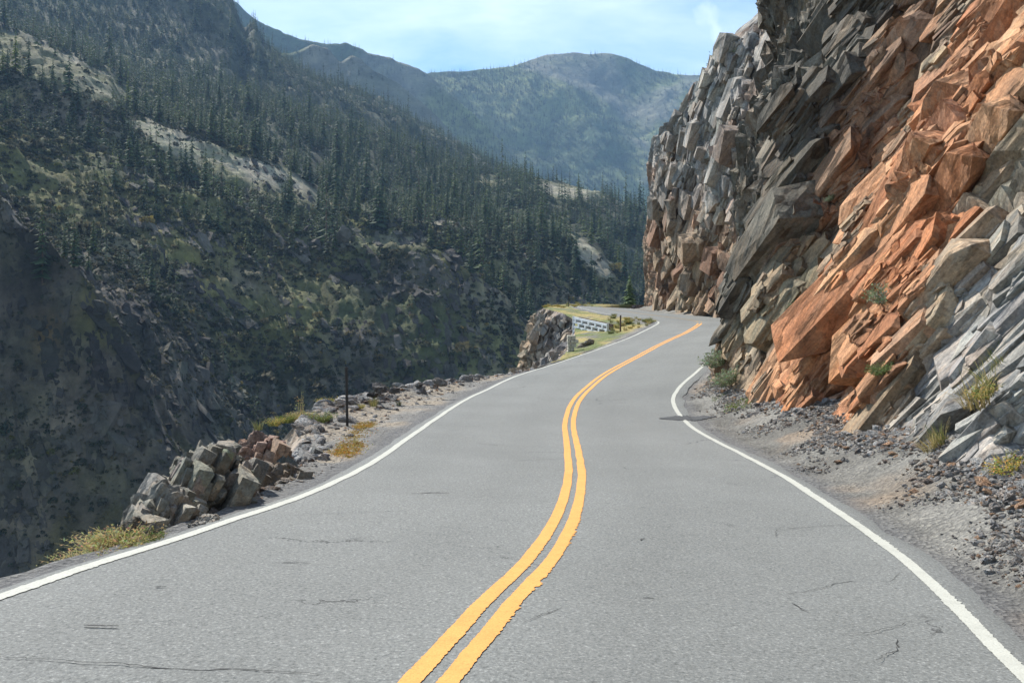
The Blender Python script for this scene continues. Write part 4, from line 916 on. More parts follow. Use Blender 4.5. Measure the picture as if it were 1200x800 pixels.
def lone_pine():
    root = empty('pine_tree', unproj(738, 358, 150)-np.array([0, 0, .4])); tag(root, 'lone small sunlit pine standing behind the far end of the road', 'tree')
    me = conifer_mesh('crown', 5.6, 1.75, 18, 13, 21)
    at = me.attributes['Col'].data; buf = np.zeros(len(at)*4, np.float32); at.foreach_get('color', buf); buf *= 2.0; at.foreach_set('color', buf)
    # drop the trunk faces, the trunk is a part of its own
    o = bpy.data.objects.new('crown', me); COL.objects.link(o); o.parent = root
    mb = MB(); mb.tube((0, 0, -.3), (0, 0, 5.0), .13, .03, 8); mb.build('trunk', M_BARK, root, smooth=True)
lone_pine()

# ------------------------------------------------------------------ stones
def stone_mesh(name, seed, sub=2, cuts=14, elong=(1, .75, .55), col=(.25, .25, .245), smooth_=False, noise_amp=.06, chip=0.0):
    rg = np.random.default_rng(seed)
    import bmesh
    bm = bmesh.new(); bmesh.ops.create_icosphere(bm, subdivisions=sub, radius=1.0)
    v = np.array([x.co[:] for x in bm.verts]); f = np.array([[q.index for q in x.verts] for x in bm.faces]); bm.free()
    n = rg.normal(size=(cuts, 3)); n /= np.linalg.norm(n, axis=1)[:, None]; dd = rg.uniform(.55, .95, cuts)
    dt = v@n.T; r = np.min(np.where(dt > .05, dd/np.maximum(dt, .05), 9), axis=1); r = np.minimum(r, 1.15)
    if sub >= 4:
        r = r*(1+noise_amp*fbm(v[:, 0]*2.5+seed, v[:, 1]*2.5, v[:, 2]*2.5, oct=5, seed=seed, rough=.6))
        if chip:
            h = facets(v[:, 0]*3.2+v[:, 2]*1.2+seed, v[:, 2]*2.6-v[:, 1]*2.0, seed=seed+5); r = r+chip*h; h = facets(v[:, 1]*6+v[:, 0]*3, v[:, 2]*6-v[:, 0]*3, seed=seed+6); r = r+chip*.55*h; h = facets(v[:, 1]*13+v[:, 0]*5, v[:, 2]*12-v[:, 0]*6, seed=seed+7); r = r+chip*.25*h
    v = v*r[:, None]*np.array(elong)
    tone = (1+.18*rg.normal())
    c = np.array(col)*tone; cc = np.repeat(c[None], len(v), 0)
    if sub >= 4:
        nn = fbm(v[:, 0]*3, v[:, 1]*3, v[:, 2]*3, oct=4, seed=seed+1)[:, None]; cc = cc*(1+.45*nn)
    me = bpy.data.meshes.new(name); me.from_pydata(v.tolist(), [], f.tolist()); me.materials.append(M_STONE)
    me.polygons.foreach_set('use_smooth', [smooth_]*len(me.polygons))
    at = me.color_attributes.new('Col', 'FLOAT_COLOR', 'POINT'); c4 = np.ones((len(v), 4), np.float32); c4[:, :3] = cc; at.data.foreach_set('color', c4.ravel()); me.update()
    return me
PAL = [(.26, .26, .255), (.34, .34, .335), (.20, .195, .19), (.30, .27, .235), (.25, .205, .175), (.42, .415, .40)]
STONES = [stone_mesh('stone', 400+i, 3, 8, (1, random.uniform(.55, .9), random.uniform(.28, .6)), tuple(q*1.2 for q in PAL[i % 6])) for i in range(14)]
ORANGE = [stone_mesh('stone', 450+i, 3, 8, (1, .8, .6), (.42, .20, .10)) for i in range(3)]
PEB = bpy.data.collections.new('pebble_kinds')
for i in range(10):
    me = stone_mesh('pebble', 480+i, 1, 9, (1, random.uniform(.6, .95), random.uniform(.35, .65)), tuple(q*1.5 for q in PAL[i % 6]) if i < 9 else (.36, .24, .16)); o = bpy.data.objects.new('pebble_shape', me); PEB.objects.link(o)

def put_stone(p, s, label, group, me=None, name='stone', cat='stone'):
    o = bpy.data.objects.new(name, me or random.choice(STONES)); COL.objects.link(o)
    o.location = p; o.scale = (s, s, s*random.uniform(.8, 1.2)); o.rotation_euler = (random.gauss(0, .3), random.gauss(0, .3), random.uniform(0, 6.28))
    tag(o, label, cat, group); return o
def scatter_stones():
    pts = []; sc = []; cand = []
    ok = np.where((RP[:, 1] > 3) & (RS < ND[15]))[0]
    # right side: debris below the cliff
    n = 60000
    w = 1/np.maximum(RP[ok, 1], 6)**1.0; w /= w.sum()
    ii = RNG.choice(ok, n, p=w); T = TOE[ii]; u = RNG.beta(1.6, 1.25, n); off = .30+u*(T+.95-.30)
    x, y, z = right_ground(off, ii); jt = RNG.uniform(-.14, .14, n); x = x+T2[ii, 0]*jt; y = y+T2[ii, 1]*jt
    dens = sstep(-.5, .3, fbm(x*.9, y*.9, seed=501)+u*1.3-.75); keep = RNG.random(n) < dens
    s = np.exp(RNG.normal(-4.0, .6, n))*(.55+1.0*u); s = np.clip(s, .007, .22)
    x, y, z, s = x[keep], y[keep], z[keep], s[keep]
    app = s/y; order = np.argsort(-app)[:165]; big = np.zeros(len(s), bool); big[order] = True
    for k in order: cand.append((Vector((x[k], y[k], z[k]+s[k]*.18)), float(s[k])*1.15))
    pts.append(np.c_[x, y, z+s*.15][~big]); sc.append(s[~big])
    for k, (p, s_) in enumerate(cand): 
        ar = 'at the lower right corner' if p.y < 8 else 'below the grey rock at the right' if p.y < 13 else 'below the orange rock' if p.y < 20 else 'near the dark patch by the cliff corner'
        put_stone(p, s_, 'broken stone in the debris at the cliff foot, '+ar, 'stones of the debris '+ar, random.choice(STONES+ORANGE[:1]))
    # left side
    n = 7000; okl = np.where((RP[:, 1] > 10) & (RS < ND[15]))[0]
    ii = RNG.choice(okl, n, p=(lambda q: q/q.sum())(1/np.maximum(RP[okl, 1], 8)))
    Lp = across(-(WL+.22)); e = ES[ii]; a = Lp[ii]; u = RNG.beta(2.2, 1.1, n)
    Q = a*(1-u)[:, None]+e*u[:, None]; jt = RNG.uniform(-.14, .14, n); Q[:, 0] += T2[ii, 0]*jt; Q[:, 1] += T2[ii, 1]*jt; wd = np.linalg.norm((e-a)[:, :2], axis=1)
    Q[:, 2] += -0.035-0.12*u*u+(0.05*fbm(Q[:, 0]*1.1, Q[:, 1]*1.1, seed=41, oct=4)+0.03*fbm(Q[:, 0]*6, Q[:, 1]*6, seed=43, oct=3))
    rid = np.interp(Q[:, 1], [15, 19, 22, 29, 33, 36], [.1, .2, .38, .42, .2, .0]); Q[:, 2] += rid*sstep(.45, .95, u)*(0.7+.5*fbm(Q[:, 0]*.9, Q[:, 1]*.9, seed=45))
    s = np.exp(RNG.normal(-3.35, .6, n))*(.3+1.5*u**2)*np.interp(Q[:, 1], [12, 18, 24, 30], [.45, .75, 1.35, 1.2]); s = np.clip(s, .01, .22)
    keep = (wd*u > .25) & (RNG.random(n) < .25+.75*u**1.5); Q, s = Q[keep], s[keep]
    app = s/Q[:, 1]; order = np.argsort(-app)[:125]; big = np.zeros(len(s), bool); big[order] = True
    for k in order:
        ar = 'before the dark post' if Q[k][1] < 19.6 else 'on the heap just behind the dark post' if Q[k][1] < 26 else 'where the verge narrows towards the bend'
        put_stone(Vector(Q[k])+Vector((0, 0, s[k]*.2)), float(s[k])*1.2, 'grey stone in the left verge rubble '+ar, 'stones of the left verge '+ar, random.choice(STONES))
    pts.append((Q+np.c_[0*s, 0*s, s*.15])[~big]); sc.append(s[~big])
    P_ = np.vstack(pts); S_ = np.concatenate(sc)
    scatter('loose_gravel', P_, S_*1.1, RNG.random(len(P_))*6.28, PEB, tilt=RNG.normal(0, .35, (len(P_), 2)))
    # orange stones singled out in the photograph
scatter_stones()
def ground_right(D, off):
    i = int(np.argmin(np.abs(RP[:, 1]-D)+(RS > ND[15])*99)); x, y, z = right_ground(np.array([off]), np.array([i])); return Vector((float(x[0]), float(y[0]), float(z[0])))
def ground_left(D, off):
    i = int(np.argmin(np.abs(RP[:, 1]-D)+(RS > ND[15])*99)); p = across(-(WL+off))[i]
    e = np.linalg.norm((ES[i]-across(-(WL+.22))[i])[:2]); u = min(1, off/max(e, .1))
    z = p[2]-.05-.12*u*u+float(np.interp(p[1], [15, 19, 22, 29, 33, 36], [.1, .2, .38, .42, .2, .0]))*float(sstep(.45, .95, u))*.7
    return Vector((p[0], p[1], z))
put_stone(ground_right(8.9, 1.15)+Vector((0, 0, .05)), .085, 'orange block of stone on the grey gravel, upper one near the right edge line', None, ORANGE[0])
put_stone(ground_right(7.35, .95)+Vector((0, 0, .03)), .065, 'rusty orange stone by the lower right gravel edge', None, ORANGE[1])
put_stone(ground_right(6.9, 1.25)+Vector((0, 0, .04)), .12, 'flat dark grey slab of stone at the right edge of the photo', None, STONES[2])
put_stone(ground_left(17.6, 1.2)+Vector((0, 0, .04)), .09, 'small dark stone alone on the asphalt edge by the yellow weeds', None, STONES[2])

# the crag at the left lip of the road
def crag(px, py, D, r, el, rz, tilt, seed, col, label, name='rock_outcrop'):
    me = stone_mesh(name, seed, 6, 9, el, col, False, .10, .12); o = bpy.data.objects.new(name, me); COL.objects.link(o)
    o.location = unproj(px, py, D); o.scale = (r, r, r); o.rotation_euler = (tilt[0], tilt[1], rz); tag(o, label, 'rock'); return o
me_k = dict()
def outcrop(px, py, D, semi, rz, seed, col, label, n=60, bs=.16):
    """a bedded crag: a core with angular blocks standing out of it, all dipping the same way"""
    root = empty('rock_outcrop', unproj(px, py, D)); tag(root, label, 'rock'); rg = np.random.default_rng(seed)
    core = stone_mesh('core', seed, 5, 12, tuple(q*.93 for q in semi), tuple(q*.85 for q in col), False, .10, .10); o = bpy.data.objects.new('core', core); COL.objects.link(o); o.parent = root; o.rotation_euler = (0, 0, rz)
    f = np.array([.42, .25, .87]); f /= np.linalg.norm(f); N0 = np.array([-.75, -.45, .45]); N0 -= f*(N0@f); N0 /= np.linalg.norm(N0); T0 = np.cross(f, N0); cz, sz = math.cos(rz), math.sin(rz)
    for k in range(n):
        v = rg.normal(size=3); v /= np.linalg.norm(v); v[2] = abs(v[2])*.9-.15; p = v*np.array(semi)*.93; p = np.array([cz*p[0]-sz*p[1], sz*p[0]+cz*p[1], p[2]])
        w = bs*.44*math.exp(rg.normal(0, .5)); hv, hf = HULLS[rg.integers(0, len(HULLS))]; a1, a2 = rg.normal(0, .16, 2)
        f1 = f*math.cos(a1)+T0*math.sin(a1); t1 = np.cross(f1, N0); n1 = N0*math.cos(a2)+t1*math.sin(a2); t1 = np.cross(f1, n1); R = np.stack([f1, t1, n1], 1)
        sc = np.array([w*rg.uniform(1.1, 2.2), w, w*rg.uniform(.5, .9)]); W = (R@(hv*sc).T).T; c = np.array(col)*(1+.16*rg.normal())*(1+.03*rg.normal(size=3))
        o = mesh_np('block', W, hf, M_STONE, parent=root, cols=np.repeat(c[None], len(hv), 0), smooth=False); o.location = p-.45*w*v
    return root
outcrop(238, 590, 10.5, (1.0, .50, .82), 1.35, 601, (.22, .21, .175), 'large jagged grey-green crag at the left lip of the road', 190, .14)
outcrop(316, 585, 12.5, (.85, .42, .52), 1.2, 602, (.17, .145, .115), 'dark brown rock face between the grey crag and the road edge', 120, .13)
outcrop(303, 540, 13.4, (.55, .42, .40), 1.1, 603, (.26, .18, .14), 'reddish pink broken rock on top of the crag', 110, .10)
outcrop(190, 614, 9.3, (.50, .30, .38), 1.3, 604, (.24, .225, .19), 'squat grey rock at the near foot of the crag', 90, .10)
outcrop(352, 550, 14.8, (.60, .42, .36), 1.0, 607, (.25, .245, .24), 'broken grey rock between the crag and the gravel verge', 100, .11)
crag(236, 622, 9.15, .22, (1.2, .8, .8), 1.1, (.1, .1), 608, (.30, .285, .25), 'pale sunlit block in front of the grey crag')
crag(155, 621, 8.5, .13, (1.0, .8, .8), .2, (.2, 0), 605, (.26, .24, .20), 'small rounded boulder leftmost beside the yellow bush', 'boulder')
crag(176, 627, 8.4, .11, (1, .8, .8), 1.2, (.4, .2), 606, (.21, .20, .18), 'small round dark boulder second from the yellow bush', 'boulder')
crag(336, 546, 13.2, .18, (1.0, .7, .8), 1.0, (.2, .1), 609, (.23, .27, .27), 'blue-grey slab in the broken rock behind the dark rock face', 'boulder')
crag(515, 447, 27.5, .22, (1.2, .7, .5), .2, (.2, .1), 610, (.34, .33, .31), 'pale stone on the lip of the drop left of the road', 'boulder')
for k, (ox, oy, s_) in enumerate(((446, 454, .22), (437, 463, .17), (463, 457, .15), (425, 474, .15), (492, 451, .14))):
    o = crag(ox, oy, 24.5+k*.4, s_, (1.1, .8, .6), k*1.3, (.2, .1), 620+k, (.26, .255, .25), ('largest angular boulder on the rubble heap beyond the post', 'grey boulder on the near flank of the rubble heap', 'flat boulder right of the top of the rubble heap', 'boulder beside the yellow bush above the post foot', 'boulder low on the far end of the rubble heap')[k], 'boulder')

# ------------------------------------------------------------------ plants
def plant_mesh(name, seed, n, h, spread, w, cols, droop=.4, leafy=0):
    rg = random.Random(seed); V = []; Fc = []; C = []
    for i in range(n):
        a = rg.uniform(0, 6.28); r0 = spread*.45*math.sqrt(rg.random()); x0, y0 = r0*math.cos(a), r0*math.sin(a)
        a2 = a+rg.gauss(0, .6); out = spread*rg.uniform(.2, 1.0)*.75; hh = h*rg.uniform(.5, 1.1)*(1-.35*(r0/spread)); c = rg.choice(cols); g = rg.uniform(.75, 1.25); c = tuple(x*g for x in c)
        wx, wy = -math.sin(a2+rg.uniform(-1, 1))*w, math.cos(a2)*w; pr = None
        for s in range(4):
            t = s/3; x = x0+math.cos(a2)*out*t**1.5; y = y0+math.sin(a2)*out*t**1.5; z = hh*(t-droop*t*t*.6); k = (1-t*.85)
            b = len(V); V += [(x-wx*k, y-wy*k, z), (x+wx*k, y+wy*k, z)]; C += [tuple(q*(.8+.3*t) for q in c)]*2
            if s: Fc.append((b-2, b-1, b+1, b))
        if leafy:
            for q in range(leafy):
                t = rg.uniform(.3, 1); x = x0+math.cos(a2)*out*t**1.5+rg.gauss(0, w*3); y = y0+math.sin(a2)*out*t**1.5+rg.gauss(0, w*3); z = hh*(t-droop*t*t*.6)+rg.gauss(0, w*2); l = w*rg.uniform(2, 4)
                d = Vector((rg.gauss(0, 1), rg.gauss(0, 1), rg.gauss(0, .6))).normalized()*l; e = d.orthogonal().normalized()*l*.4; b = len(V)
                V += [(x-d.x, y-d.y, z-d.z), (x+e.x, y+e.y, z+e.z), (x+d.x, y+d.y, z+d.z), (x-e.x, y-e.y, z-e.z)]; cc = tuple(u*rg.uniform(.7, 1.3) for u in rg.choice(cols)); C += [cc]*4; Fc.append((b, b+1, b+2, b+3))
    me = bpy.data.meshes.new(name); me.from_pydata(V, [], Fc); me.materials.append(M_PLANT)
    at = me.color_attributes.new('Col', 'FLOAT_COLOR', 'POINT'); at.data.foreach_set('color', [x for c in C for x in (*c, 1.0)]); me.update(); return me
GREEN = [(.10, .14, .04), (.14, .17, .06), (.20, .20, .08)]; STRAW = [(.45, .36, .17), (.38, .31, .14), (.30, .27, .12)]; GOLD = [(.55, .40, .12), (.45, .33, .10), (.30, .30, .10)]; OCHRE = [(.40, .24, .05), (.34, .22, .06), (.28, .22, .07)]
SAGE = [(.22, .24, .15), (.28, .29, .19), (.16, .19, .09)]
PM = {'bush': plant_mesh('bush', 701, 230, .42, .42, .006, STRAW+[(.5, .42, .2)], .7, 5), 'green': plant_mesh('green_bush', 702, 150, .30, .34, .006, GREEN+[(.2, .24, .08)], .5, 5),
      'tuft': plant_mesh('grass_tuft', 703, 90, .4, .25, .005, GREEN+STRAW[1:], .4), 'straw': plant_mesh('dry_tuft', 704, 80, .4, .25, .005, STRAW, .4),
      'gold': plant_mesh('flowering_weed', 705, 110, .3, .3, .006, GOLD+GREEN[:1], .5, 4), 'ochre': plant_mesh('ochre_weed', 706, 130, .10, .34, .007, OCHRE, .8, 3), 'sage': plant_mesh('sage_shrub', 707, 160, .4, .36, .007, SAGE, .4, 6),
      'stalk': plant_mesh('dry_stalk', 708, 9, .5, .10, .006, STRAW, .15, 5)}
def put_plant(p, kind, s, label, group=None, name=None, cat='plant', rot=None, sz=None):
    nm = name or {'bush': 'bush', 'green': 'bush', 'tuft': 'grass_tuft', 'straw': 'grass_tuft', 'gold': 'weed', 'ochre': 'weed', 'sage': 'shrub', 'stalk': 'dry_grass'}[kind]
    o = bpy.data.objects.new(nm, PM[kind]); COL.objects.link(o); o.location = p; o.scale = (s, s, sz or s); o.rotation_euler = rot or (0, 0, random.uniform(0, 6.28)); tag(o, label, cat, group); return o
# left edge, near
b1 = ground_left(6.55, .62)
for k, (D, off, kd, s, z, lab) in enumerate([
    (6.75, .42, 'bush', .75, -.10, 'straw-yellow bush at the very edge of the asphalt, lowest clump'), (7.1, .50, 'bush', 1.0, -.08, 'big straw-yellow bush leaning out over the drop beside the road'),
    (7.5, .52, 'bush', .9, -.05, 'straw-yellow bush tucked against the small boulders'), (7.4, .36, 'green', .8, -.02, 'green leafy weed in front of the straw-yellow bush'),
    (7.9, .30, 'green', .34, -.02, 'tiny pale green weed at the white stones by the road edge')]):
    p = ground_left(D, off); p.z += z; put_plant(p, kd, s, lab)
for k, (D, off) in enumerate(((5.45, .72), (5.55, .78), (5.62, .66))):
    p = ground_left(D, off); p.z -= .08; put_plant(p, 'stalk', .62, ('leftmost dry seed stalks at the lower left road edge', 'tall middle dry stalks at the lower left road edge', 'dry stalks nearest the yellow bush, lower left')[k])
for k in range(9):
    p = ground_left(5.0+k*.09, .55+.2*random.random()); p.z -= .05; put_plant(p, 'green', .24, 'low green weed growing along the lower left asphalt edge', 'green weeds at the lower left road edge')
p = ground_left(9.0, .45); put_plant(p, 'ochre', .45, 'rusty little weed at the foot of the crag')
# verge
for k in range(16):
    t = k/15; D = 15.0+t*5.0; p = ground_left(D, .75+.62*t+random.uniform(-.12, .12)); put_plant(p, 'ochre', .95, 'ochre ground weed in the orange strip along the gravel verge', 'ochre weeds in a strip on the left verge')
for k, (D, off, kd, s, lab) in enumerate([
    (19.3, 2.25, 'green', 1.1, 'green weed clump at the foot of the dark post'), (19.5, 2.75, 'bush', .9, 'straw and green bush left of the dark post'), (19.3, 3.0, 'green', .8, 'green bush behind the straw bush left of the post'),
    (18.7, 3.1, 'gold', .9, 'small golden weed on the lip above the crag'), (18.0, 3.2, 'tuft', .8, 'grass tuft on the lip above the crag'), (22.2, 3.0, 'gold', 1.1, 'yellow bush right behind the dark post'),
    (23.4, 2.0, 'tuft', .9, 'green tuft in the middle of the gravel verge'), (24.6, 1.6, 'tuft', .6, 'small tuft farther up the gravel verge'), (22.3, 2.1, 'gold', .6, 'low yellowish weed on the gravel below the rubble heap'), (16.6, .9, 'straw', .6, 'straw tuft by the pale stone at the road edge'), (20.4, 3.0, 'stalk', 1.3, 'thin grey dead stalks left of the post')]):
    put_plant(ground_left(D, off), kd, s, lab)
# island of grass between the two limbs of the bend
def verge_at(px, py, tol=1e9):
    V = VERGE[:, :34].reshape(-1, 3); pr = proj(V); d = (pr[:, 0]-px)**2+(pr[:, 1]-py)**2+np.where(V[:, 1] < 36, 1e6, 0); k = int(np.argmin(d)); return Vector(V[k])
for k in range(48):
    px_ = random.uniform(690, 768); py_ = 367+random.random()**.7*32*(1-(px_-690)/95)+(px_-690)*.09
    if px_ < 712 and py_ < 396: continue
    put_plant(verge_at(px_, py_), random.choice(['gold', 'tuft', 'green', 'straw']), random.uniform(.7, 1.3), 'weed in the yellow-green grass between the two limbs of the bend', 'weeds on the grass island inside the bend', cat='plant')
for k in range(22):
    put_plant(verge_at(random.uniform(636, 694), random.uniform(355, 362)), random.choice(['gold', 'tuft', 'straw']), random.uniform(.9, 1.5), 'weed on top of the far rock knob beside the road', 'weeds on top of the rock knob')
# cliff plants
CP = CLIFF_PTS['rock_cliff']; CPP = proj(CP)
def cliff_at(px, py, pts=CP, pr=CPP):
    d = (pr[:, 0]-px)**2+(pr[:, 1]-py)**2; m = np.where((d < 30) & (pts[:, 1] > 1))[0]
    k = m[np.argmin(pts[m, 1])] if len(m) else int(np.argmin(d+np.where(pts[:, 1] > 1, 0, 1e9))); return Vector(pts[k])
for px_, py_, kd, s, lab in [
    (1046, 362, 'sage', 1.2, 'grey-green shrub on the orange rock, upper one'), (1040, 440, 'green', .8, 'small green plant in the orange rock hollow'), (940, 372, 'sage', .8, 'small shrub on the brown rock left of the orange slab'),
    (845, 432, 'sage', 1.6, 'pale shrub at the foot of the cliff by the road'), (856, 452, 'sage', 1.4, 'pale green shrub second from the cliff corner'), (852, 478, 'green', 1.1, 'green weed left one at the foot of the cliff'), (876, 490, 'green', 1.5, 'green weed right one at the foot of the cliff'),
    (1150, 478, 'straw', 1.4, 'lower clump of tall straw grass on the grey rock ledge'), (1165, 460, 'tuft', 1.4, 'middle green grass clump on the grey rock ledge'), (1182, 440, 'tuft', 1.2, 'upper green grass clump on the grey rock ledge'), (1160, 470, 'gold', .8, 'yellow flowering weed in the grass on the grey ledge'),
    (1108, 522, 'tuft', 1.0, 'green grass tuft beside the pale slab'), (1100, 530, 'straw', .9, 'dry grass below the green tuft by the pale slab'), (1190, 556, 'gold', .9, 'yellow flowering weed at the right edge of the photo'), (1168, 592, 'green', .5, 'small green weed on the talus at the right'), (1198, 622, 'green', .5, 'green sprig at the far right of the talus'),
    (985, 240, 'sage', .5, 'tiny shrub high on the cliff ledge')]:
    o = put_plant(cliff_at(px_, py_)+Vector((-.16, -.10, .08)), kd, s*1.05, lab); o.rotation_euler = (random.uniform(-.1, .2), -.45, random.uniform(-.5, .5))
CF = far_cliff.data; buf = np.zeros(len(CF.vertices)*3, np.float32); CF.vertices.foreach_get('co', buf); FV = buf.reshape(-1, 3).astype(float); FP = proj(FV)
def far_top(px):
    m = (np.abs(FP[:, 0]-px) < 1.6) & (FV[:, 1] > 50) & (FV[:, 1] < 95); k = np.where(m)[0][np.argmin(FP[m, 1])]; return Vector(FV[k])
for k, (px_, s) in enumerate(((838, 2.6), (846, 3.2), (852, 2.6), (858, 2.2), (866, 2.6), (845, 2.0))):
    p = far_top(px_); p.z -= .2; put_plant(p, 'sage', s, 'scrub growing on the skyline of the grey spur', 'scrub on top of the far grey spur')
for k in range(10):
    m = np.abs(RS-(sb+14+k*.9)).argmin(); x, y, z = right_ground(np.array([.9]), np.array([m])); put_plant(Vector((x[0], y[0], z[0])), 'gold', 1.8, 'yellow-green weed at the foot of the far spur by the road', 'weeds at the foot of the far spur')

# ------------------------------------------------------------------ posts
def post(px, py, D, h, w, mat, label, cap=None):
    root = empty('delineator_post', unproj(px, py, D)); tag(root, label, 'post')
    mb = MB(); mb.box((0, 0, h*.5-.1), (w, 0, 0), (0, w*.45, 0), (0, 0, h*.5+.1)); mb.build('shaft', mat, root, bevel=.004)
    mb = MB(); mb.box((0, 0, h+.012), (w*1.15, 0, 0), (0, w*.6, 0), (0, 0, .012)); mb.build('cap', mat, root); root.rotation_euler = (0, random.uniform(-.02, .02), .3)
g = ground_left(20.0, 2.42); gp = proj(np.array(g))
post(407, 498, 19.6, 1.24, .028, M_POST, 'thin dark metal post standing on the left gravel verge')
post(727, 386, 57.0, .88, .05, M_WOODPOST, 'short brown post on the grass island by the crib wall')
post(666.5, 362, 88.0, 1.4, .035, M_POST, 'thin dark post on the far rock knob')

# ------------------------------------------------------------------ crib retaining wall and pale masonry pier below it
def crib_wall():
    A = Vector(unproj(672.5, 373.5, 62.5)); B = Vector(unproj(712, 381.0, 58.5)); A.z = -1.93; d = (B-A); d.z = d.z; L = d.length; d.normalize()
    up = Vector((0, 0, 1)); nrm = d.cross(up).normalized()
    if nrm.y > 0: nrm = -nrm
    root = empty('retaining_wall', A); tag(root, 'pale lattice crib retaining wall under the grassy bend', 'retaining wall')
    rows = 5; pitch = .30
    for r in range(rows):
        z = -r*pitch; mb = MB(); mb.box(d*(L/2)+up*z, d*(L/2), nrm*.06, up*(.055 if r else .075)); mb.build('stretcher', M_CRIB, root, bevel=.01)
    n = 5
    for r in range(rows-1):
        for k in range(n):
            x = (k+.35+(.5 if r % 2 else 0))*L/n
            if x > L: continue
            mb = MB(); z = -(r+.5)*pitch; mb.box(d*x+up*z-nrm*.12, d*.10, nrm*.20, up*(pitch/2-.057)); mb.build('header', M_CRIB, root)
    for x in (0.0, L):
        mb = MB(); mb.box(d*x-up*(.6), d*.05, nrm*.075, up*.72); mb.build('upright', M_CRIB, root, bevel=.01)
    # dark panel behind the lattice stands in for the shaded fill
    mb = MB(); mb.box(d*(L/2)-up*.62-nrm*.42, d*(L/2), nrm*.03, up*.68); mb.build('shade_backing', M_BARK, root)
crib_wall()
def pier():
    base = Vector(unproj(669, 417, 47.0)); root = empty('masonry_pier', base); tag(root, 'pale broken masonry pier at the end of the crib wall', 'pier')
    rg = random.Random(5)
    z = -.5
    for r in range(8):
        h = rg.uniform(.16, .24); x = -.2
        while x < .16:
            w = rg.uniform(.14, .3); mb = MB(); mb.box((x+w/2+rg.uniform(-.02, .02), rg.uniform(-.05, .05), z+h/2), (w/2-.012, 0, 0), (0, .25, 0), (0, 0, h/2-.01)); mb.build('block', M_PALE, root, bevel=.02); x += w
        z += h
    rg = random.Random(9)
    for k in range(11):
        t = k/10; p = Vector(unproj(676+t*16, 412-t*9+rg.uniform(-3, 3), 48.5+t*2)); me = stone_mesh('boulder', 800+k, 3, 10, (1, .8, .7), (.40, .37, .30)); o = bpy.data.objects.new('boulder', me); COL.objects.link(o); s = rg.uniform(.16, .30)
        o.location = p; o.scale = (s, s, s); o.rotation_euler = (rg.random(), rg.random(), rg.random()*6); tag(o, 'pale block of rubble heaped between the masonry pier and the grass', 'rock', 'pale rubble blocks beside the masonry pier')
pier()

# cast shadow, painted dark, across the shoulder line, laid on the asphalt and the gravel beside it
def lay_shadow():
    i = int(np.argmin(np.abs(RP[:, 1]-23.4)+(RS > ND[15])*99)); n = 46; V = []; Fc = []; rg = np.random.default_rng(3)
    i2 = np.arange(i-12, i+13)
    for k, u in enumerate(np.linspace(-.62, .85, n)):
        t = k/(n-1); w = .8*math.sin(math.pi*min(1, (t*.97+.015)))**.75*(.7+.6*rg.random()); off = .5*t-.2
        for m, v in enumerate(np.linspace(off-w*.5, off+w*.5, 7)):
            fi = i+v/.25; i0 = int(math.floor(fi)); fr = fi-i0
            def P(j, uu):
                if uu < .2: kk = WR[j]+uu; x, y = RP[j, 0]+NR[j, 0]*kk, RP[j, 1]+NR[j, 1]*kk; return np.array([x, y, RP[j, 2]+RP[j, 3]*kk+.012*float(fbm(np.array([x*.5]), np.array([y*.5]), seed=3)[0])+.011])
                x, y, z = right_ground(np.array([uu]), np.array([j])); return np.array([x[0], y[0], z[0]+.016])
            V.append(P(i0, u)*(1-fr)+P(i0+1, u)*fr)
    o = mesh_np('shadow_patch', np.array(V), grid_faces(n, 7), M_SHADOW, parent=road)
lay_shadow()

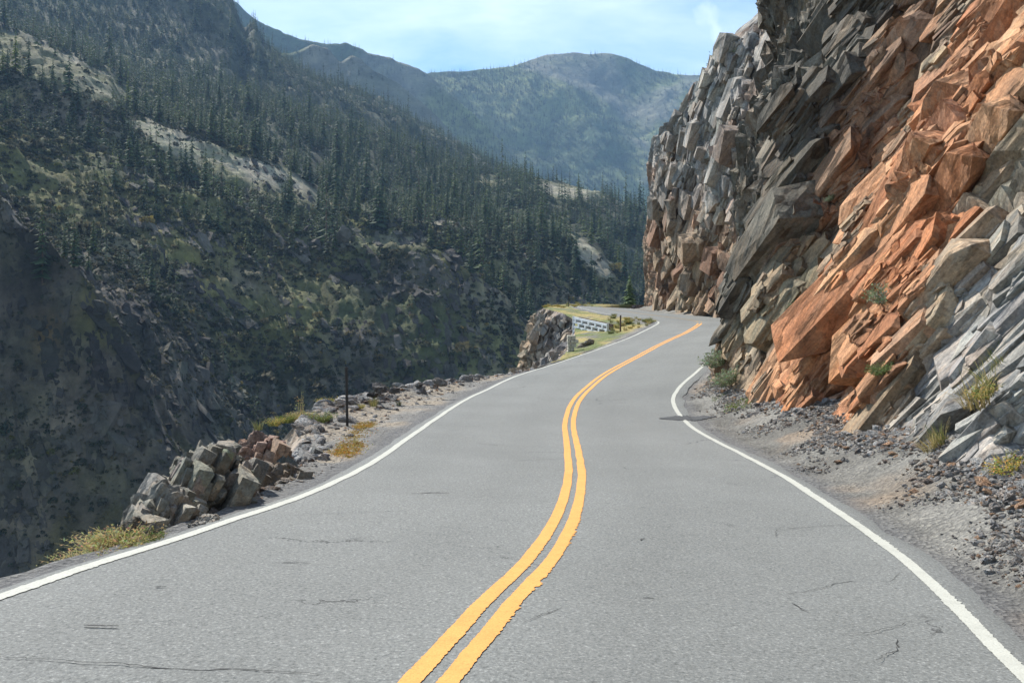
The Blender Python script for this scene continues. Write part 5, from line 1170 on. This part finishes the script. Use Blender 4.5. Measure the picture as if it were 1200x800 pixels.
# cracks and scuffs in the asphalt
M_CRACK = mat_plain('crack', (0.045, 0.045, 0.044), 0.95, 40, .4)
def on_road(px, py):
    best = None
    for off in (-2.5, 0, 2.5):
        pass
    G_ = np.stack([across(np.full(len(RP), o)) for o in np.linspace(-3.6, 3.6, 25)], 1)[:400].reshape(-1, 3); G_ = G_[G_[:, 1] > 3]; q = proj(G_); z = G_[np.argmin((q[:, 0]-px)**2+(q[:, 1]-py)**2), 2]
    for _ in range(3):
        D = z*F/(YH-py); x = (px-600)/F*D; i = np.argmin((RP[:, 0]-x)**2+(RP[:, 1]-D)**2); o = (x-RP[i, 0])*NR[i, 0]+(D-RP[i, 1])*NR[i, 1]; z = RP[i, 2]+RP[i, 3]*o
    return np.array([x, D, z+.012*float(fbm(np.array([x*.5]), np.array([D*.5]), seed=3)[0])+.009])
def cracks():
    rg = np.random.default_rng(77)
    L_ = [([(0, 771), (70, 774), (138, 777), (213, 783), (300, 786), (383, 792)], .010), ([(908, 628), (909, 620), (950, 617), (980, 615), (1008, 618)], .008), ([(924, 697), (955, 690), (973, 683), (1001, 680), (1040, 681), (1055, 672)], .007),
          ([(983, 744), (1015, 741), (1043, 735), (1067, 727)], .007), ([(1030, 775), (1042, 767), (1052, 763), (1053, 750)], .009), ([(614, 730), (640, 722), (658, 714)], .009), ([(97, 735), (118, 737), (140, 736)], .02), ([(183, 690), (194, 689)], .025), ([(322, 661), (345, 660), (366, 662)], .014),
          ([(482, 579), (505, 578), (527, 578)], .022), ([(340, 605), (380, 603), (430, 601), (480, 600)], .008), ([(540, 500), (565, 499)], .02), ([(600, 540), (660, 538)], .01), ([(750, 702), (768, 703)], .012), ([(930, 708), (945, 716)], .012), ([(405, 633), (430, 631)], .012), ([(750, 632), (756, 631)], .02), ([(695, 470), (740, 468)], .02), ([(560, 520), (590, 522)], .015)]
    for pts, w in L_:
        P = [on_road(*p) for p in pts]; P = np.array(P); d = np.r_[0, np.cumsum(np.linalg.norm(np.diff(P, axis=0), axis=1))]; n = max(6, int(d[-1]/.04)); t = np.linspace(0, d[-1], n); Q = np.stack([np.interp(t, d, P[:, k]) for k in range(3)], 1)
        j = .018*np.cumsum(rg.normal(size=(n, 2)), axis=0)/3; j -= np.linspace(0, 1, n)[:, None]*j[-1]; Q[:, :2] += j+rg.normal(0, .004, (n, 2))
        T = np.gradient(Q[:, :2], axis=0); T /= np.linalg.norm(T, axis=1)[:, None]+1e-9; ww = (w*(.35+.9*rg.random(n))*np.sin(np.pi*np.linspace(.04, .96, n))**.4)[:, None]; Nn = np.c_[-T[:, 1], T[:, 0]]
        V = np.stack([np.c_[Q[:, :2]-Nn*ww/2, Q[:, 2]], np.c_[Q[:, :2]+Nn*ww/2, Q[:, 2]]], 1).reshape(-1, 3); mesh_np('crack', V, grid_faces(n, 2), M_CRACK, parent=road)
cracks()

# ------------------------------------------------------------------ haze
def haze():
    mb = MB(); mb.box((0, 2900, 620), (6500, 0, 0), (0, 3400, 0), (0, 0, 960)); m = bpy.data.materials.new('haze'); m.use_nodes = True; nt = m.node_tree; nt.nodes.clear()
    out = nt.nodes.new('ShaderNodeOutputMaterial'); v = nt.nodes.new('ShaderNodeVolumePrincipled'); v.inputs['Color'].default_value = (.40, .64, 1.0, 1); v.inputs['Density'].default_value = HAZE_D; v.inputs['Anisotropy'].default_value = 0.0
    nt.links.new(v.outputs[0], out.inputs['Volume']); o = mb.build('haze', m); tag(o, kind='stuff')
HAZE_D = 0.000095
haze()
